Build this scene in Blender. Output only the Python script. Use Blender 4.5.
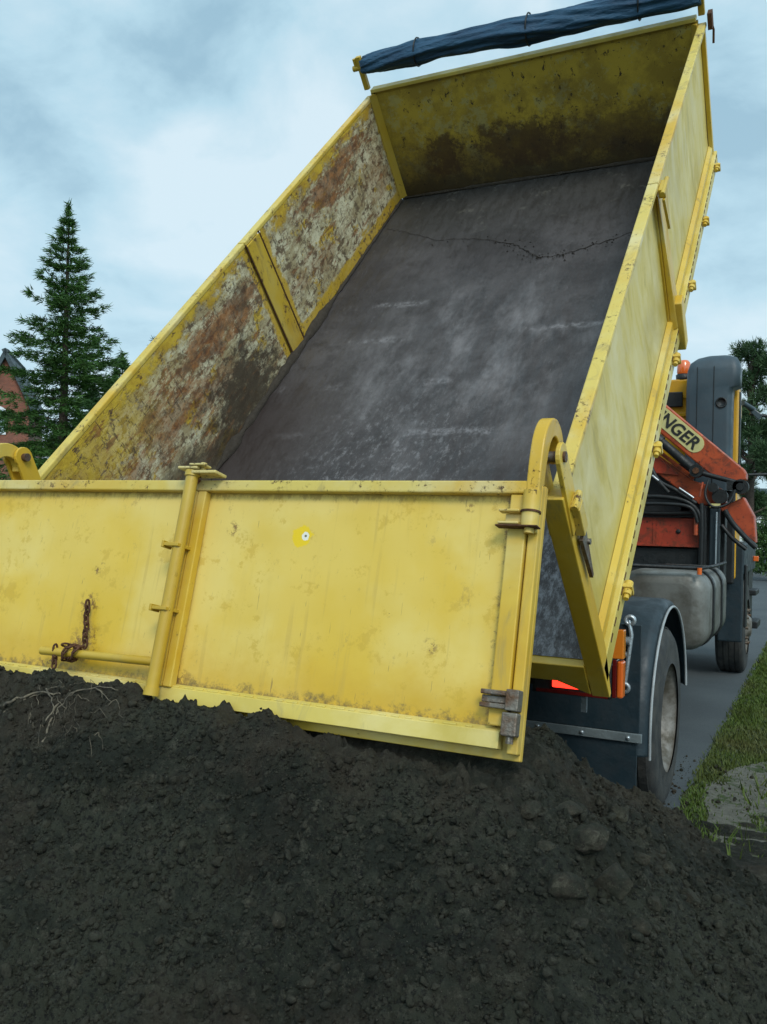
import bpy, bmesh, math, random
import numpy as np
from mathutils import Vector, Matrix, Euler
from math import sin, cos, pi, radians, sqrt, atan2

for o in list(bpy.data.objects): bpy.data.objects.remove(o)
S = bpy.context.scene
COL = S.collection
random.seed(7); RNG = np.random.default_rng(7)

# ------------------------------------------------------------------ camera
F_PX = 885.84
yaw, pitch, roll = 0.4662, 0.0095, 0.024
CAM = Vector((2.0199, -3.4086, 1.5683))
fw = Vector((-sin(yaw)*cos(pitch), cos(yaw)*cos(pitch), sin(pitch)))
rt = Vector((cos(yaw), sin(yaw), 0)); up = rt.cross(fw)
rt2 = rt*cos(roll) + up*sin(roll); up2 = -rt*sin(roll) + up*cos(roll)
cd = bpy.data.cameras.new('camera'); cam = bpy.data.objects.new('camera', cd); COL.objects.link(cam)
cam.matrix_world = Matrix(((rt2.x, up2.x, -fw.x, CAM.x), (rt2.y, up2.y, -fw.y, CAM.y), (rt2.z, up2.z, -fw.z, CAM.z), (0, 0, 0, 1)))
cd.sensor_fit = 'VERTICAL'; cd.sensor_height = 24; cd.lens = 24*F_PX/1024
cd.clip_start = .05; cd.clip_end = 2000
S.camera = cam

# ------------------------------------------------------------------ light
S.view_settings.view_transform = 'Standard'; S.view_settings.look = 'None'
S.view_settings.gamma = 1; S.view_settings.exposure = 0.0
S.render.resolution_x = 767; S.render.resolution_y = 1024
SUN_AZ = Vector((0.62, -0.78, 0)).normalized(); SUN_EL = radians(42)
W = bpy.data.worlds.new('World'); S.world = W; W.use_nodes = True
nt = W.node_tree; nt.nodes.clear()
def N(nt, t, **k):
    n = nt.nodes.new(t)
    for a, b in k.items(): setattr(n, a, b)
    return n
out = N(nt, 'ShaderNodeOutputWorld'); bg = N(nt, 'ShaderNodeBackground'); bg.inputs[1].default_value = .1
sky = N(nt, 'ShaderNodeTexSky', sky_type='NISHITA', sun_disc=False, sun_elevation=SUN_EL, sun_rotation=atan2(SUN_AZ.x, SUN_AZ.y))
sky.air_density = 1.0; sky.dust_density = 2.0
tc = N(nt, 'ShaderNodeTexCoord')
sep = N(nt, 'ShaderNodeSeparateXYZ'); nt.links.new(tc.outputs['Generated'], sep.inputs[0])
def wmath(op, a, b=None, c=None, clamp=False):
    n = N(nt, 'ShaderNodeMath', operation=op); n.use_clamp = clamp
    for i, v in enumerate((a, b, c)):
        if v is None: continue
        if isinstance(v, (int, float)): n.inputs[i].default_value = v
        else: nt.links.new(v, n.inputs[i])
    return n.outputs[0]
zc = wmath('MAXIMUM', sep.outputs[2], 0.0); zz = wmath('ADD', zc, .42)
cx = wmath('DIVIDE', sep.outputs[0], zz); cy = wmath('DIVIDE', sep.outputs[1], zz)
cmb = N(nt, 'ShaderNodeCombineXYZ'); nt.links.new(cx, cmb.inputs[0]); nt.links.new(cy, cmb.inputs[1])
def wnoise(scale, det, rough, off):
    m = N(nt, 'ShaderNodeMapping'); m.inputs['Location'].default_value = off; nt.links.new(cmb.outputs[0], m.inputs[0])
    n = N(nt, 'ShaderNodeTexNoise'); n.inputs['Scale'].default_value = scale; n.inputs['Detail'].default_value = det
    n.inputs['Roughness'].default_value = rough; n.inputs['Distortion'].default_value = .35
    nt.links.new(m.outputs[0], n.inputs['Vector']); return n.outputs[0]
n1 = wnoise(2.3, 7, .50, (1.3, .4, 0)); n2 = wnoise(6.5, 8, .58, (4, 2, 1))
nn = wmath('ADD', wmath('MULTIPLY', n1, .72), wmath('MULTIPLY', n2, .28))
def patch(px, py, half):
    """a soft-edged bank of cloud about one direction of the sky"""
    d = (fw + rt2*((px-383.5)/F_PX) - up2*((py-512)/F_PX)).normalized()
    q = N(nt, 'ShaderNodeVectorMath', operation='DOT_PRODUCT'); nt.links.new(tc.outputs['Generated'], q.inputs[0]); q.inputs[1].default_value = d
    m = N(nt, 'ShaderNodeMapRange'); m.interpolation_type = 'SMOOTHSTEP'; nt.links.new(q.outputs['Value'], m.inputs[0])
    m.inputs[1].default_value = cos(radians(half)); m.inputs[2].default_value = 1.0; return m.outputs[0]
for px_, py_, hf, am in ((90, 150, 9, .075), (260, 200, 8, .04), (310, 300, 12, .03), (30, 60, 9, -.08), (215, 95, 7, -.085), (120, 90, 5, -.04), (300, 20, 14, -.03), (760, 60, 16, .03)):
    nn = wmath('ADD', nn, wmath('MULTIPLY', patch(px_, py_, hf), am))
rp = N(nt, 'ShaderNodeValToRGB'); nt.links.new(nn, rp.inputs[0])
e = rp.color_ramp.elements
e[0].position = .40; e[0].color = (3.5, 5.7, 7.1, 1)
e[1].position = .60; e[1].color = (7.7, 9.35, 10.2, 1)
k = rp.color_ramp.elements.new(.48); k.color = (5.2, 7.7, 9.0, 1)
# horizon lifts to an even pale veil
hz = wmath('POWER', wmath('SUBTRACT', 1.0, zc, clamp=True), 3.5)
mx = N(nt, 'ShaderNodeMix', data_type='RGBA'); nt.links.new(wmath('MULTIPLY', hz, .7), mx.inputs[0])
nt.links.new(rp.outputs[0], mx.inputs[6]); mx.inputs[7].default_value = (6.6, 8.7, 9.7, 1)
# the cloud deck is brighter around the hidden sun
sv = Vector((SUN_AZ.x*cos(SUN_EL), SUN_AZ.y*cos(SUN_EL), sin(SUN_EL)))
dt = N(nt, 'ShaderNodeVectorMath', operation='DOT_PRODUCT'); nt.links.new(tc.outputs['Generated'], dt.inputs[0]); dt.inputs[1].default_value = sv
gl = wmath('ADD', wmath('MULTIPLY', wmath('POWER', wmath('MAXIMUM', dt.outputs['Value'], 0.0), 2.0), .8), 1.0)
vm = N(nt, 'ShaderNodeVectorMath', operation='SCALE'); nt.links.new(mx.outputs[2], vm.inputs[0]); nt.links.new(gl, vm.inputs['Scale'])
m2 = N(nt, 'ShaderNodeMix', data_type='RGBA'); m2.inputs[0].default_value = .88
nt.links.new(sky.outputs[0], m2.inputs[6]); nt.links.new(vm.outputs[0], m2.inputs[7])
nt.links.new(m2.outputs[2], bg.inputs[0]); nt.links.new(bg.outputs[0], out.inputs[0])
sl = bpy.data.lights.new('sun', 'SUN'); sl.energy = 1.6; sl.angle = radians(18); sl.color = (1, .95, .86)
so = bpy.data.objects.new('sun', sl); COL.objects.link(so); so.rotation_euler = (-sv).to_track_quat('-Z', 'Y').to_euler()

# ------------------------------------------------------------------ materials
class G:
    """small node-graph writer"""
    def __init__(s, name, rough=.6, metal=0, spec=None):
        s.m = bpy.data.materials.new(name); s.m.use_nodes = True; s.nt = s.m.node_tree
        s.b = s.nt.nodes['Principled BSDF']; s.b.inputs['Roughness'].default_value = rough; s.b.inputs['Metallic'].default_value = metal
        if spec is not None: s.b.inputs['Specular IOR Level'].default_value = spec
        s.tc = s.nt.nodes.new('ShaderNodeTexCoord').outputs['Object']
    def put(s, sock, v):
        if hasattr(v, 'links') or isinstance(v, bpy.types.NodeSocket): s.nt.links.new(v, sock)
        elif isinstance(v, (tuple, list)) and len(v) == 3 and sock.type == 'RGBA': sock.default_value = (*v, 1)
        else: sock.default_value = v
    def map(s, scale=(1, 1, 1), loc=(0, 0, 0), rot=(0, 0, 0), vec=None):
        n = s.nt.nodes.new('ShaderNodeMapping'); s.put(n.inputs[0], vec or s.tc)
        n.inputs['Location'].default_value = loc; n.inputs['Rotation'].default_value = rot; n.inputs['Scale'].default_value = scale
        return n.outputs[0]
    def noise(s, scale=5, det=6, rough=.55, vec=None, dist=0, color=False):
        n = s.nt.nodes.new('ShaderNodeTexNoise'); s.put(n.inputs['Vector'], vec or s.tc)
        n.inputs['Scale'].default_value = scale; n.inputs['Detail'].default_value = det; n.inputs['Roughness'].default_value = rough
        n.inputs['Distortion'].default_value = dist
        return n.outputs[1 if color else 0]
    def vor(s, scale=5, vec=None, feat='F1'):
        n = s.nt.nodes.new('ShaderNodeTexVoronoi'); n.feature = feat; s.put(n.inputs['Vector'], vec or s.tc); n.inputs['Scale'].default_value = scale
        return n.outputs[0]
    def math(s, op, a, b=0, clamp=False):
        n = s.nt.nodes.new('ShaderNodeMath'); n.operation = op; n.use_clamp = clamp; s.put(n.inputs[0], a); s.put(n.inputs[1], b); return n.outputs[0]
    def rng(s, v, a, b, c=0, d=1):
        n = s.nt.nodes.new('ShaderNodeMapRange'); n.interpolation_type = 'SMOOTHSTEP'; s.put(n.inputs[0], v)
        for i, q in enumerate((a, b, c, d)): n.inputs[i+1].default_value = q
        return n.outputs[0]
    def mix(s, f, a, b):
        n = s.nt.nodes.new('ShaderNodeMix'); n.data_type = 'RGBA'; s.put(n.inputs[0], f); s.put(n.inputs[6], a); s.put(n.inputs[7], b); return n.outputs[2]
    def xyz(s, vec=None):
        n = s.nt.nodes.new('ShaderNodeSeparateXYZ'); s.put(n.inputs[0], vec or s.tc); return n.outputs
    def near(s, p, r0, r1, wob=.0, wscale=8):
        """1 inside a worn spot round p, 0 outside, with a ragged edge"""
        n = s.nt.nodes.new('ShaderNodeVectorMath'); n.operation = 'DISTANCE'; s.put(n.inputs[0], s.tc); n.inputs[1].default_value = p
        d = n.outputs['Value']
        if wob: d = s.math('ADD', d, s.math('MULTIPLY', s.math('SUBTRACT', s.noise(wscale, 6, .65), .5), wob))
        return s.rng(d, r0, r1, 1, 0)
    def col(s, v): s.put(s.b.inputs['Base Color'], v); return s
    def bump(s, h, dist=.01, strength=1):
        n = s.nt.nodes.new('ShaderNodeBump'); s.put(n.inputs['Height'], h); n.inputs['Distance'].default_value = dist; n.inputs['Strength'].default_value = strength
        s.put(s.b.inputs['Normal'], n.outputs[0]); return s

def simple(name, c, rough=.6, metal=0, var=.25, scale=9, bump=.002, c2=None):
    g = G(name, rough, metal)
    c2 = c2 or tuple(x*(1-var) for x in c)
    f = g.rng(g.noise(scale, 7, .6), .35, .68)
    g.col(g.mix(f, c, c2)); g.put(g.b.inputs['Roughness'], g.rng(g.noise(scale*2, 5), .3, .7, max(rough-.12, .05), min(rough+.15, 1)))
    if bump: g.bump(g.noise(scale*6, 5), bump)
    return g.m

RUST = (.13, .045, .015); RUST2 = (.05, .02, .01)
def paint(name, c=(.63, .425, .045), c2=(.56, .34, .022), chips=.64, dirt=.55, dirtc=(.27, .215, .09), rough=.42, pale=(.64, .52, .17), cs=60):
    g = G(name, rough)
    base = g.mix(g.rng(g.noise(1.4, 5, .6, dist=.6), .42, .66), c, c2)
    base = g.mix(g.math('MULTIPLY', g.rng(g.noise(2.3, 6, .6, vec=g.map(loc=(3, 5, 1)), dist=.4), .45, .72), .8), base, pale)
    smear = g.noise(7, 8, .68, vec=g.map(scale=(1, 1, .35), loc=(1, 9, 2)), dist=.8)
    base = g.mix(g.math('MULTIPLY', g.rng(smear, .54, .70), dirt), base, dirtc)
    ch = g.rng(g.math('ADD', g.noise(cs*.7, 10, .86), g.math('MULTIPLY', g.math('SUBTRACT', g.noise(5, 3, .5, vec=g.map(loc=(4, 4, 4))), .5), .35)), chips, chips+.03)
    base = g.mix(ch, base, g.mix(g.noise(40, 4), RUST, RUST2))
    g.col(base); g.put(g.b.inputs['Roughness'], g.mix(g.rng(smear, .4, .7), (rough-.07,)*3, (rough+.25,)*3))
    g.bump(g.math('SUBTRACT', g.math('MULTIPLY', g.noise(4, 4), .6), g.math('MULTIPLY', ch, .25)), .004)
    return g.m

M = {}
M['yellow'] = paint('yellow_paint')
M['yellow_edge'] = paint('worn_yellow_edge', chips=.590, dirt=.6, c=(.60, .46, .10), pale=(.62, .53, .27))
M['yellow_deep'] = paint('deep_yellow_paint', c=(.52, .345, .03), c2=(.46, .285, .02), chips=.65, pale=(.5, .36, .06))
M['yellow_worn'] = paint('badly_worn_yellow', c=(.52, .35, .028), c2=(.44, .27, .02), chips=.575, dirt=.8, dirtc=(.16, .11, .05), pale=(.50, .38, .09), cs=40)
M['yellow_back'] = paint('weathered_pale_yellow', c=(.62, .48, .10), c2=(.50, .38, .07), pale=(.72, .60, .25), chips=.68, dirt=.45, dirtc=(.33, .28, .14))
# tailgate skin
g = G('tailgate_skin', .4)
X_, Y_, Z_ = g.xyz()
base = g.mix(g.rng(g.noise(1.1, 4, .5, vec=g.map(loc=(2, 0, 5)), dist=.5), .40, .66), (.66, .435, .038), (.70, .50, .095))
base = g.mix(g.math('MULTIPLY', g.rng(g.noise(1.7, 5, .55, vec=g.map(loc=(5, 0, 1))), .46, .62), .6), base, (.74, .58, .18))
edge = g.rng(g.math('ADD', Z_, g.math('MULTIPLY', g.noise(5, 7, .7), .30)), -.36, -.62)
base = g.mix(g.math('MULTIPLY', edge, .75), base, (.56, .33, .018))
base = g.mix(g.math('MULTIPLY', g.rng(g.noise(6, 9, .78, vec=g.map(loc=(7, 1, 3))), .55, .60), .5), base, (.52, .33, .025))
base = g.mix(g.math('MULTIPLY', g.rng(g.noise(8, 10, .82, vec=g.map(scale=(1, 1, .6), loc=(0, 4, 3))), .60, .64), .45), base, (.38, .25, .06))
base = g.mix(g.math('MULTIPLY', g.rng(g.noise(14, 10, .85, vec=g.map(loc=(3, 2, 8))), .60, .64), .45), base, (.40, .27, .07))
for rz, off, th in ((.75, 1, .705), (-.5, 4, .715), (1.35, 8, .72), (.1, 12, .72)):
    scr = g.noise(7, 3, .6, vec=g.map(scale=(14, 1, .9), rot=(0, rz, 0), loc=(off, 1, off)))
    base = g.mix(g.math('MULTIPLY', g.rng(scr, th, th+.008), .65), base, (.24, .15, .045))
run = g.noise(34, 4, .6, vec=g.map(scale=(1, 1, .05)))
base = g.mix(g.math('MULTIPLY', g.math('MULTIPLY', g.rng(run, .56, .66), g.rng(g.noise(2.2, 5, .6, vec=g.map(loc=(1, 1, 9))), .42, .6)), .30), base, (.44, .29, .06))
base = g.mix(g.near((.424, 0, -.188), .036, .042, .05, 30), base, (.78, .53, .0))
base = g.mix(g.near((.436, 0, -.188), .014, .017, .02, 40), base, (.75, .73, .62))
base = g.mix(g.near((.437, 0, -.186), .004, .006, .012, 60), base, (.12, .09, .04))
fine = g.rng(g.noise(34, 10, .8), .50, .545)
for px, pz, r in ((-.47, -.48, .07), (-.45, -.62, .10), (.13, -.17, .035), (.94, -.52, .035), (-.02, -.72, .10), (-.44, -.33, .02), (1.02, -.08, .02), (-.62, -.70, .06), (-.46, -.345, .025)):
    base = g.mix(g.math('MULTIPLY', g.near((px, 0, pz), r*.3, r, r*.9, 18), g.math('MULTIPLY', fine, .85)), base, (.16, .075, .022))
ch = g.rng(g.noise(30, 10, .8, dist=.3), .672, .682)
base = g.mix(ch, base, RUST)
jr = g.rng(g.math('ADD', g.math('ABSOLUTE', g.math('SUBTRACT', X_, 1.15)), g.math('MULTIPLY', g.math('SUBTRACT', g.noise(30, 9, .85), .5), .16)), .010, -.012)
base = g.mix(g.math('MULTIPLY', jr, .8), base, (.14, .065, .02))
jt = g.rng(g.math('ADD', Z_, g.math('MULTIPLY', g.math('SUBTRACT', g.noise(24, 9, .85, vec=g.map(scale=(1, 1, .5))), .5), .20)), -.062, -.035)
base = g.mix(g.math('MULTIPLY', jt, .6), base, (.30, .17, .03))
mud = g.rng(g.math('ADD', Z_, g.math('MULTIPLY', g.noise(26, 9, .8), .22)), -.590, -.640)
base = g.mix(g.math('MULTIPLY', mud, .8), base, (.10, .075, .035))
g.col(base); g.put(g.b.inputs['Roughness'], g.rng(g.noise(6, 8, .75), .35, .65, .30, .62))
g.bump(g.math('ADD', g.math('ADD', g.noise(2.2, 3), g.math('MULTIPLY', g.noise(60, 5, .8), .03)), g.math('MULTIPLY', ch, -.06)), .014, .6)
M['gate_skin'] = g.m

# interior of the side walls: x, y(along), z(up) in body coordinates
def wall_inside(name):
    g = G(name, .62)
    X_, Y_, Z_ = g.xyz()
    al = lambda sc, st, loc=(0, 0, 0), d=9, r=.75: g.noise(sc, d, r, vec=g.map(scale=(1, st, 1), loc=loc))
    yel = g.mix(g.rng(g.noise(6, 8, .7), .42, .6), (.56, .38, .028), (.42, .26, .018))
    yel = g.mix(g.rng(al(20, .5, (2, 2, 2)), .56, .60), yel, (.10, .055, .02))
    pale = g.mix(g.rng(al(9, .45, (1, 7, 2)), .42, .58), (.60, .56, .38), (.34, .28, .15))
    pale = g.mix(g.rng(al(22, .5, (4, 2, 2)), .52, .57), pale, (.14, .10, .055))
    # paint scoured off below the top strip, with a broken edge
    zed = g.math('ADD', Z_, g.math('MULTIPLY', g.math('SUBTRACT', al(9, .5, (3, 0, 0)), .5), .50))
    band = g.rng(zed, .80, .72)
    keep = g.rng(al(7, .6, (8, 3, 1)), .575, .60)
    nearlow = g.math('MULTIPLY', g.rng(Y_, 1.5, .3), g.rng(g.math('ADD', Z_, g.math('MULTIPLY', g.math('SUBTRACT', al(11, .6, (1, 4, 4), 10, .8), .5), .9)), .40, .55))
    base = g.mix(g.math('MULTIPLY', g.math('MULTIPLY', band, g.math('SUBTRACT', 1.0, g.math('MULTIPLY', nearlow, .85))), g.math('SUBTRACT', 1.0, g.math('MULTIPLY', keep, .9))), yel, pale)
    # rust drawn out along the wall
    rustc = g.mix(g.rng(al(24, .5, (1, 1, 5)), .4, .6), (.30, .115, .028), (.10, .034, .012))
    for (py, pz, ry, rz_, k) in ((3.5, .62, .55, .12, .8), (1.75, .58, .62, .10, .8), (.95, .46, .50, .13, .6), (2.9, .30, .5, .10, .3), (3.9, .70, .3, .08, .6), (1.35, .36, .5, .07, .5), (4.2, .35, .25, .2, .3)):
        dy = g.math('DIVIDE', g.math('SUBTRACT', Y_, py), ry); dz = g.math('DIVIDE', g.math('SUBTRACT', Z_, pz), rz_)
        d = g.math('SQRT', g.math('ADD', g.math('MULTIPLY', dy, dy), g.math('MULTIPLY', dz, dz)))
        m_ = g.rng(g.math('ADD', d, g.math('MULTIPLY', g.math('SUBTRACT', al(15, .28, (py, 1, 2), 10, .8), .5), 6.0)), 1.1, .6)
        base = g.mix(g.math('MULTIPLY', m_, k), base, rustc)
    base = g.mix(g.math('MULTIPLY', g.rng(al(16, .18, (2, 9, 9)), .57, .60), .75), base, rustc)
    # soot and caked soil low down
    dark = g.mix(g.noise(20, 6, .7), (.030, .020, .012), (.06, .042, .022))
    for (py, pz, ry, rz_, k) in ((1.66, .12, .46, .32, .95), (1.0, .02, .85, .22, .85), (2.0, .60, .12, .09, .5), (.75, .15, .3, .14, .6)):
        dy = g.math('DIVIDE', g.math('SUBTRACT', Y_, py), ry); dz = g.math('DIVIDE', g.math('SUBTRACT', Z_, pz), rz_)
        d = g.math('SQRT', g.math('ADD', g.math('MULTIPLY', dy, dy), g.math('MULTIPLY', dz, dz)))
        m_ = g.rng(g.math('ADD', d, g.math('MULTIPLY', g.math('SUBTRACT', al(12, .45, (py, 3, 2), 10, .8), .5), 4.0)), 1.15, .5)
        base = g.mix(g.math('MULTIPLY', m_, k), base, dark)
    hatch = g.rng(g.noise(30, 9, .82, vec=g.map(scale=(1, .9, .35), rot=(.5, 0, 0))), .54, .585)
    base = g.mix(g.math('MULTIPLY', g.math('MULTIPLY', hatch, band), .8), base, (.060, .042, .022))
    hatch = g.rng(g.noise(26, 9, .82, vec=g.map(scale=(1, .3, 1.2), rot=(.1, 0, 0), loc=(4, 4, 4))), .55, .60)
    base = g.mix(g.math('MULTIPLY', g.math('MULTIPLY', hatch, band), .7), base, (.15, .075, .03))
    # yellow margins the load never reached: along the floor of the front half and beside the pillar
    ym = g.mix(g.rng(al(18, 1, (6, 6, 6)), .55, .59), (.50, .32, .018), (.09, .05, .02))
    mar = g.math('MULTIPLY', g.rng(g.math('ADD', Z_, g.math('MULTIPLY', al(12, .6, (5, 5, 1)), .12)), .165, .145), g.rng(Y_, 2.4, 2.44))
    pm = g.rng(g.math('ADD', g.math('ABSOLUTE', g.math('SUBTRACT', Y_, 2.345)), g.math('MULTIPLY', al(9, 1, (1, 5, 1)), .16)), .245, .225)
    fm_ = g.rng(g.math('ADD', Y_, g.math('MULTIPLY', al(10, 1, (2, 5, 1)), -.12)), 4.40, 4.42)
    for m_ in (mar, pm, fm_): base = g.mix(g.math('MULTIPLY', m_, .9), base, ym)
    # gouges, both along and across
    for sc_, rx, th in (((1, .35, 9), .12, .685), ((1, 8, .5), -.35, .70), ((1, 7, .6), .5, .715)):
        sc = g.noise(8, 4, .6, vec=g.map(scale=sc_, rot=(rx, 0, 0), loc=(0, 3, rx*9)))
        base = g.mix(g.math('MULTIPLY', g.rng(sc, th, th+.012), .85), base, (.045, .026, .014))
    base = g.mix(g.rng(g.noise(55, 8, .8), .62, .645), base, (.035, .02, .012))
    g.col(base); g.put(g.b.inputs['Roughness'], g.rng(keep, 0, 1, .8, .5))
    g.bump(g.math('ADD', g.math('MULTIPLY', band, -.4), g.math('ADD', g.noise(16, 9, .8), g.math('MULTIPLY', g.noise(1.8, 3), 2))), .008, .8)
    return g.m
M['wall_in'] = wall_inside('scoured_wall')
# front wall
g = G('front_wall_paint', .55)
X_, Y_, Z_ = g.xyz()
base = g.mix(g.rng(g.noise(3.4, 9, .72), .42, .60), (.46, .33, .035), (.30, .21, .025))
base = g.mix(g.math('MULTIPLY', g.rng(g.noise(7, 9, .78, vec=g.map(loc=(2, 0, 2))), .53, .58), .55), base, (.36, .34, .15))
low = g.math('ADD', Z_, g.math('MULTIPLY', g.math('SUBTRACT', g.noise(6, 10, .78), .5), .85))
base = g.mix(g.math('MULTIPLY', g.rng(low, .50, .22), .70), base, (.075, .048, .022))
base = g.mix(g.math('MULTIPLY', g.rng(low, .26, .05), .8), base, (.035, .024, .014))
for px, pz, rx_, rz_, k in ((-.72, .30, .20, .18, .95), (-.10, .30, .42, .20, .9), (.6, .25, .5, .2, .6), (.25, .62, .10, .12, .4)):
    dy = g.math('DIVIDE', g.math('SUBTRACT', X_, px), rx_); dz = g.math('DIVIDE', g.math('SUBTRACT', Z_, pz), rz_)
    d = g.math('SQRT', g.math('ADD', g.math('MULTIPLY', dy, dy), g.math('MULTIPLY', dz, dz)))
    base = g.mix(g.math('MULTIPLY', g.rng(g.math('ADD', d, g.math('MULTIPLY', g.math('SUBTRACT', g.noise(9, 10, .8, vec=g.map(loc=(px, 1, 1))), .5), 4.2)), 1.15, .5), k*.85), base, (.055, .026, .012))
base = g.mix(g.rng(g.noise(16, 9, .8, vec=g.map(scale=(1, 1, .7)), dist=.4), .585, .61), base, (.035, .022, .012))
g.col(base); g.bump(g.noise(14, 9, .8), .008, .8)
M['front_wall'] = g.m
# steel floor
g = G('steel_floor', .5, .2)
X_, Y_, Z_ = g.xyz()
wv = g.map(scale=(1, .4, 1), rot=(0, 0, -.12))
base = g.mix(g.rng(g.noise(1.6, 8, .62), .38, .64), (.042, .036, .036), (.078, .069, .069))
base = g.mix(g.math('MULTIPLY', g.rng(g.noise(7, 10, .78, vec=g.map(loc=(3, 1, 2))), .50, .60), .5), base, (.030, .025, .024))
# chalky scuffs: soft, broad, brightest about the middle
zone = g.near((.15, 2.1, 0), .2, 1.35, .9, 2.2)
sc1 = g.rng(g.noise(3.2, 11, .68, vec=wv), .42, .74)
base = g.mix(g.math('MULTIPLY', g.math('MULTIPLY', zone, sc1), .62), base, (.32, .30, .305))
sc2 = g.rng(g.noise(26, 9, .82, vec=g.map(scale=(1, .5, 1), loc=(3, 3, 3))), .50, .64)
base = g.mix(g.math('MULTIPLY', g.math('MULTIPLY', g.near((-.2, 1.1, 0), .2, 1.0, .7, 3), sc2), .40), base, (.34, .325, .33))
base = g.mix(g.math('MULTIPLY', g.math('MULTIPLY', g.near((1.0, .2, 0), .2, .9, .3, 4), g.rng(g.noise(34, 9, .82, vec=g.map(scale=(1, .4, 1))), .44, .64)), .6), base, (.36, .36, .38))
base = g.mix(g.math('MULTIPLY', g.rng(g.noise(60, 9, .85, vec=g.map(scale=(1, .25, 1))), .56, .66), .25), base, (.30, .285, .29))
# plate seams, rubbed pale here and there
for yy in (.95, 1.42, 1.89, 2.38, 2.81):
    d = g.math('ABSOLUTE', g.math('SUBTRACT', g.math('ADD', Y_, g.math('MULTIPLY', g.math('SUBTRACT', g.noise(5, 8, .75, vec=g.map(loc=(yy, 0, 0))), .5), .13)), yy))
    br = g.rng(g.noise(2.6, 7, .7, vec=g.map(loc=(yy*3, 5, 0), scale=(1, .2, 1))), .50, .60)
    base = g.mix(g.math('MULTIPLY', g.math('MULTIPLY', g.rng(d, .05, .0), br), g.rng(g.noise(22, 8, .8), .42, .60, .05, .5)), base, (.36, .34, .35))
    base = g.mix(g.math('MULTIPLY', g.rng(d, .010, .003), .12), base, (.022, .018, .018))
base = g.mix(g.math('MULTIPLY', g.near((-1.2, 1.4, 0), .2, .9, .4, 3), .8), base, (.040, .028, .024))
base = g.mix(g.rng(g.math('ADD', Y_, g.math('MULTIPLY', g.noise(2.5, 8, .7), .5)), 3.5, 4.6, 0, .75), base, (.034, .034, .030))
base = g.mix(g.math('MULTIPLY', g.rng(g.noise(5, 9, .8, vec=g.map(loc=(6, 6, 6))), .575, .60), g.rng(Y_, 3.3, 4.2, 0, .8)), base, (.10, .095, .082))
base = g.mix(g.math('MULTIPLY', g.rng(g.noise(70, 8, .85), .58, .66), .6), base, (.018, .015, .015))
g.col(base); g.put(g.b.inputs['Roughness'], g.rng(g.noise(5, 8, .75, vec=g.map(scale=(3, .6, 1))), .35, .65, .40, .78))
g.bump(g.math('ADD', g.noise(1.6, 4), g.math('ADD', g.math('MULTIPLY', g.noise(9, 8, .75), .25), g.math('MULTIPLY', g.noise(60, 7, .8), .10))), .03, .7)
M['floor'] = g.m
M['grime'] = simple('caked_grime', (.045, .035, .025), .95, scale=20, bump=.01)
M['weld'] = simple('scuffed_bright_seam', (.36, .35, .37), .5, 0, scale=9, c2=(.08, .075, .08))
M['rust'] = simple('rusty_iron', (.12, .05, .022), .85, .2, .5, 30, .004)
M['bare'] = simple('bare_greasy_steel', (.20, .18, .15), .5, .6, .5, 18, .003, c2=(.12, .06, .03))
M['teal_paint'] = simple('dark_blue_grey_plastic', (.013, .027, .036), .5, 0, .3, 6, .002)
M['fairing'] = simple('blue_grey_plastic', (.046, .072, .090), .45, 0, .2, 4, .001)
M['black'] = simple('black_metal', (.012, .015, .016), .5, .1, .4, 12, .002)
M['rubber'] = simple('tyre_rubber', (.022, .024, .025), .8, 0, .35, 14, .003, c2=(.05, .05, .045))
M['rim'] = simple('dusty_steel_rim', (.20, .19, .17), .6, .2, .5, 12, .003, c2=(.08, .07, .05))
M['alu'] = simple('dusty_aluminium', (.20, .205, .19), .5, .35, .3, 5, .002, c2=(.09, .085, .07))
M['alu_strip'] = simple('aluminium_strip', (.20, .24, .25), .5, .4, .3, 12)
M['trim_pale'] = simple('pale_edge_trim', (.36, .39, .40), .5)
M['zinc'] = simple('zinc_bracket', (.42, .47, .50), .35, .6)
def redpaint(name, c, c2):
    g = G(name, .42)
    b_ = g.mix(g.rng(g.noise(3, 6, .6), .35, .65), c, c2)
    b_ = g.mix(g.math('MULTIPLY', g.rng(g.noise(9, 8, .7, dist=.7), .48, .60), .7), b_, (.12, .035, .018))
    b_ = g.mix(g.rng(g.noise(24, 9, .8), .585, .61), b_, (.03, .02, .015))
    g.col(b_); g.bump(g.noise(10, 5), .003); return g.m
M['red'] = redpaint('faded_orange_red_paint', (.48, .085, .025), (.36, .055, .018))
M['red_dark'] = redpaint('dirty_red_paint', (.36, .045, .02), (.24, .03, .015))
M['cab'] = simple('cab_yellow_paint', (.62, .33, .015), .35, 0, .2, 4, .001)
M['decal'] = simple('cream_decal', (.62, .56, .24), .5, 0, .2, 10, 0)
M['ink'] = simple('black_ink', (.02, .02, .018), .5, 0, .1, 10, 0)
def glass(name, c, rough=.1):
    g = G(name, rough); g.col(c); g.b.inputs['Coat Weight'].default_value = .6; return g
gg = glass('window_glass', (.015, .025, .03), .05); M['glass'] = gg.m
gg = glass('amber_lens', (.75, .22, .02), .2); gg.b.inputs['Transmission Weight'].default_value = .15; M['amber'] = gg.m
gg = glass('red_lens', (.11, .007, .006), .25); M['redlens'] = gg.m
gg = glass('orange_lens', (.72, .14, .02), .2); M['orange'] = gg.m
gg = glass('lit_tail_lens', (.8, .02, .01), .3); gg.b.inputs['Emission Color'].default_value = (1, .03, .015, 1)
gg.b.inputs['Emission Strength'].default_value = 3.2; M['lit'] = gg.m
g = G('tarpaulin_cloth', .62)
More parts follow.
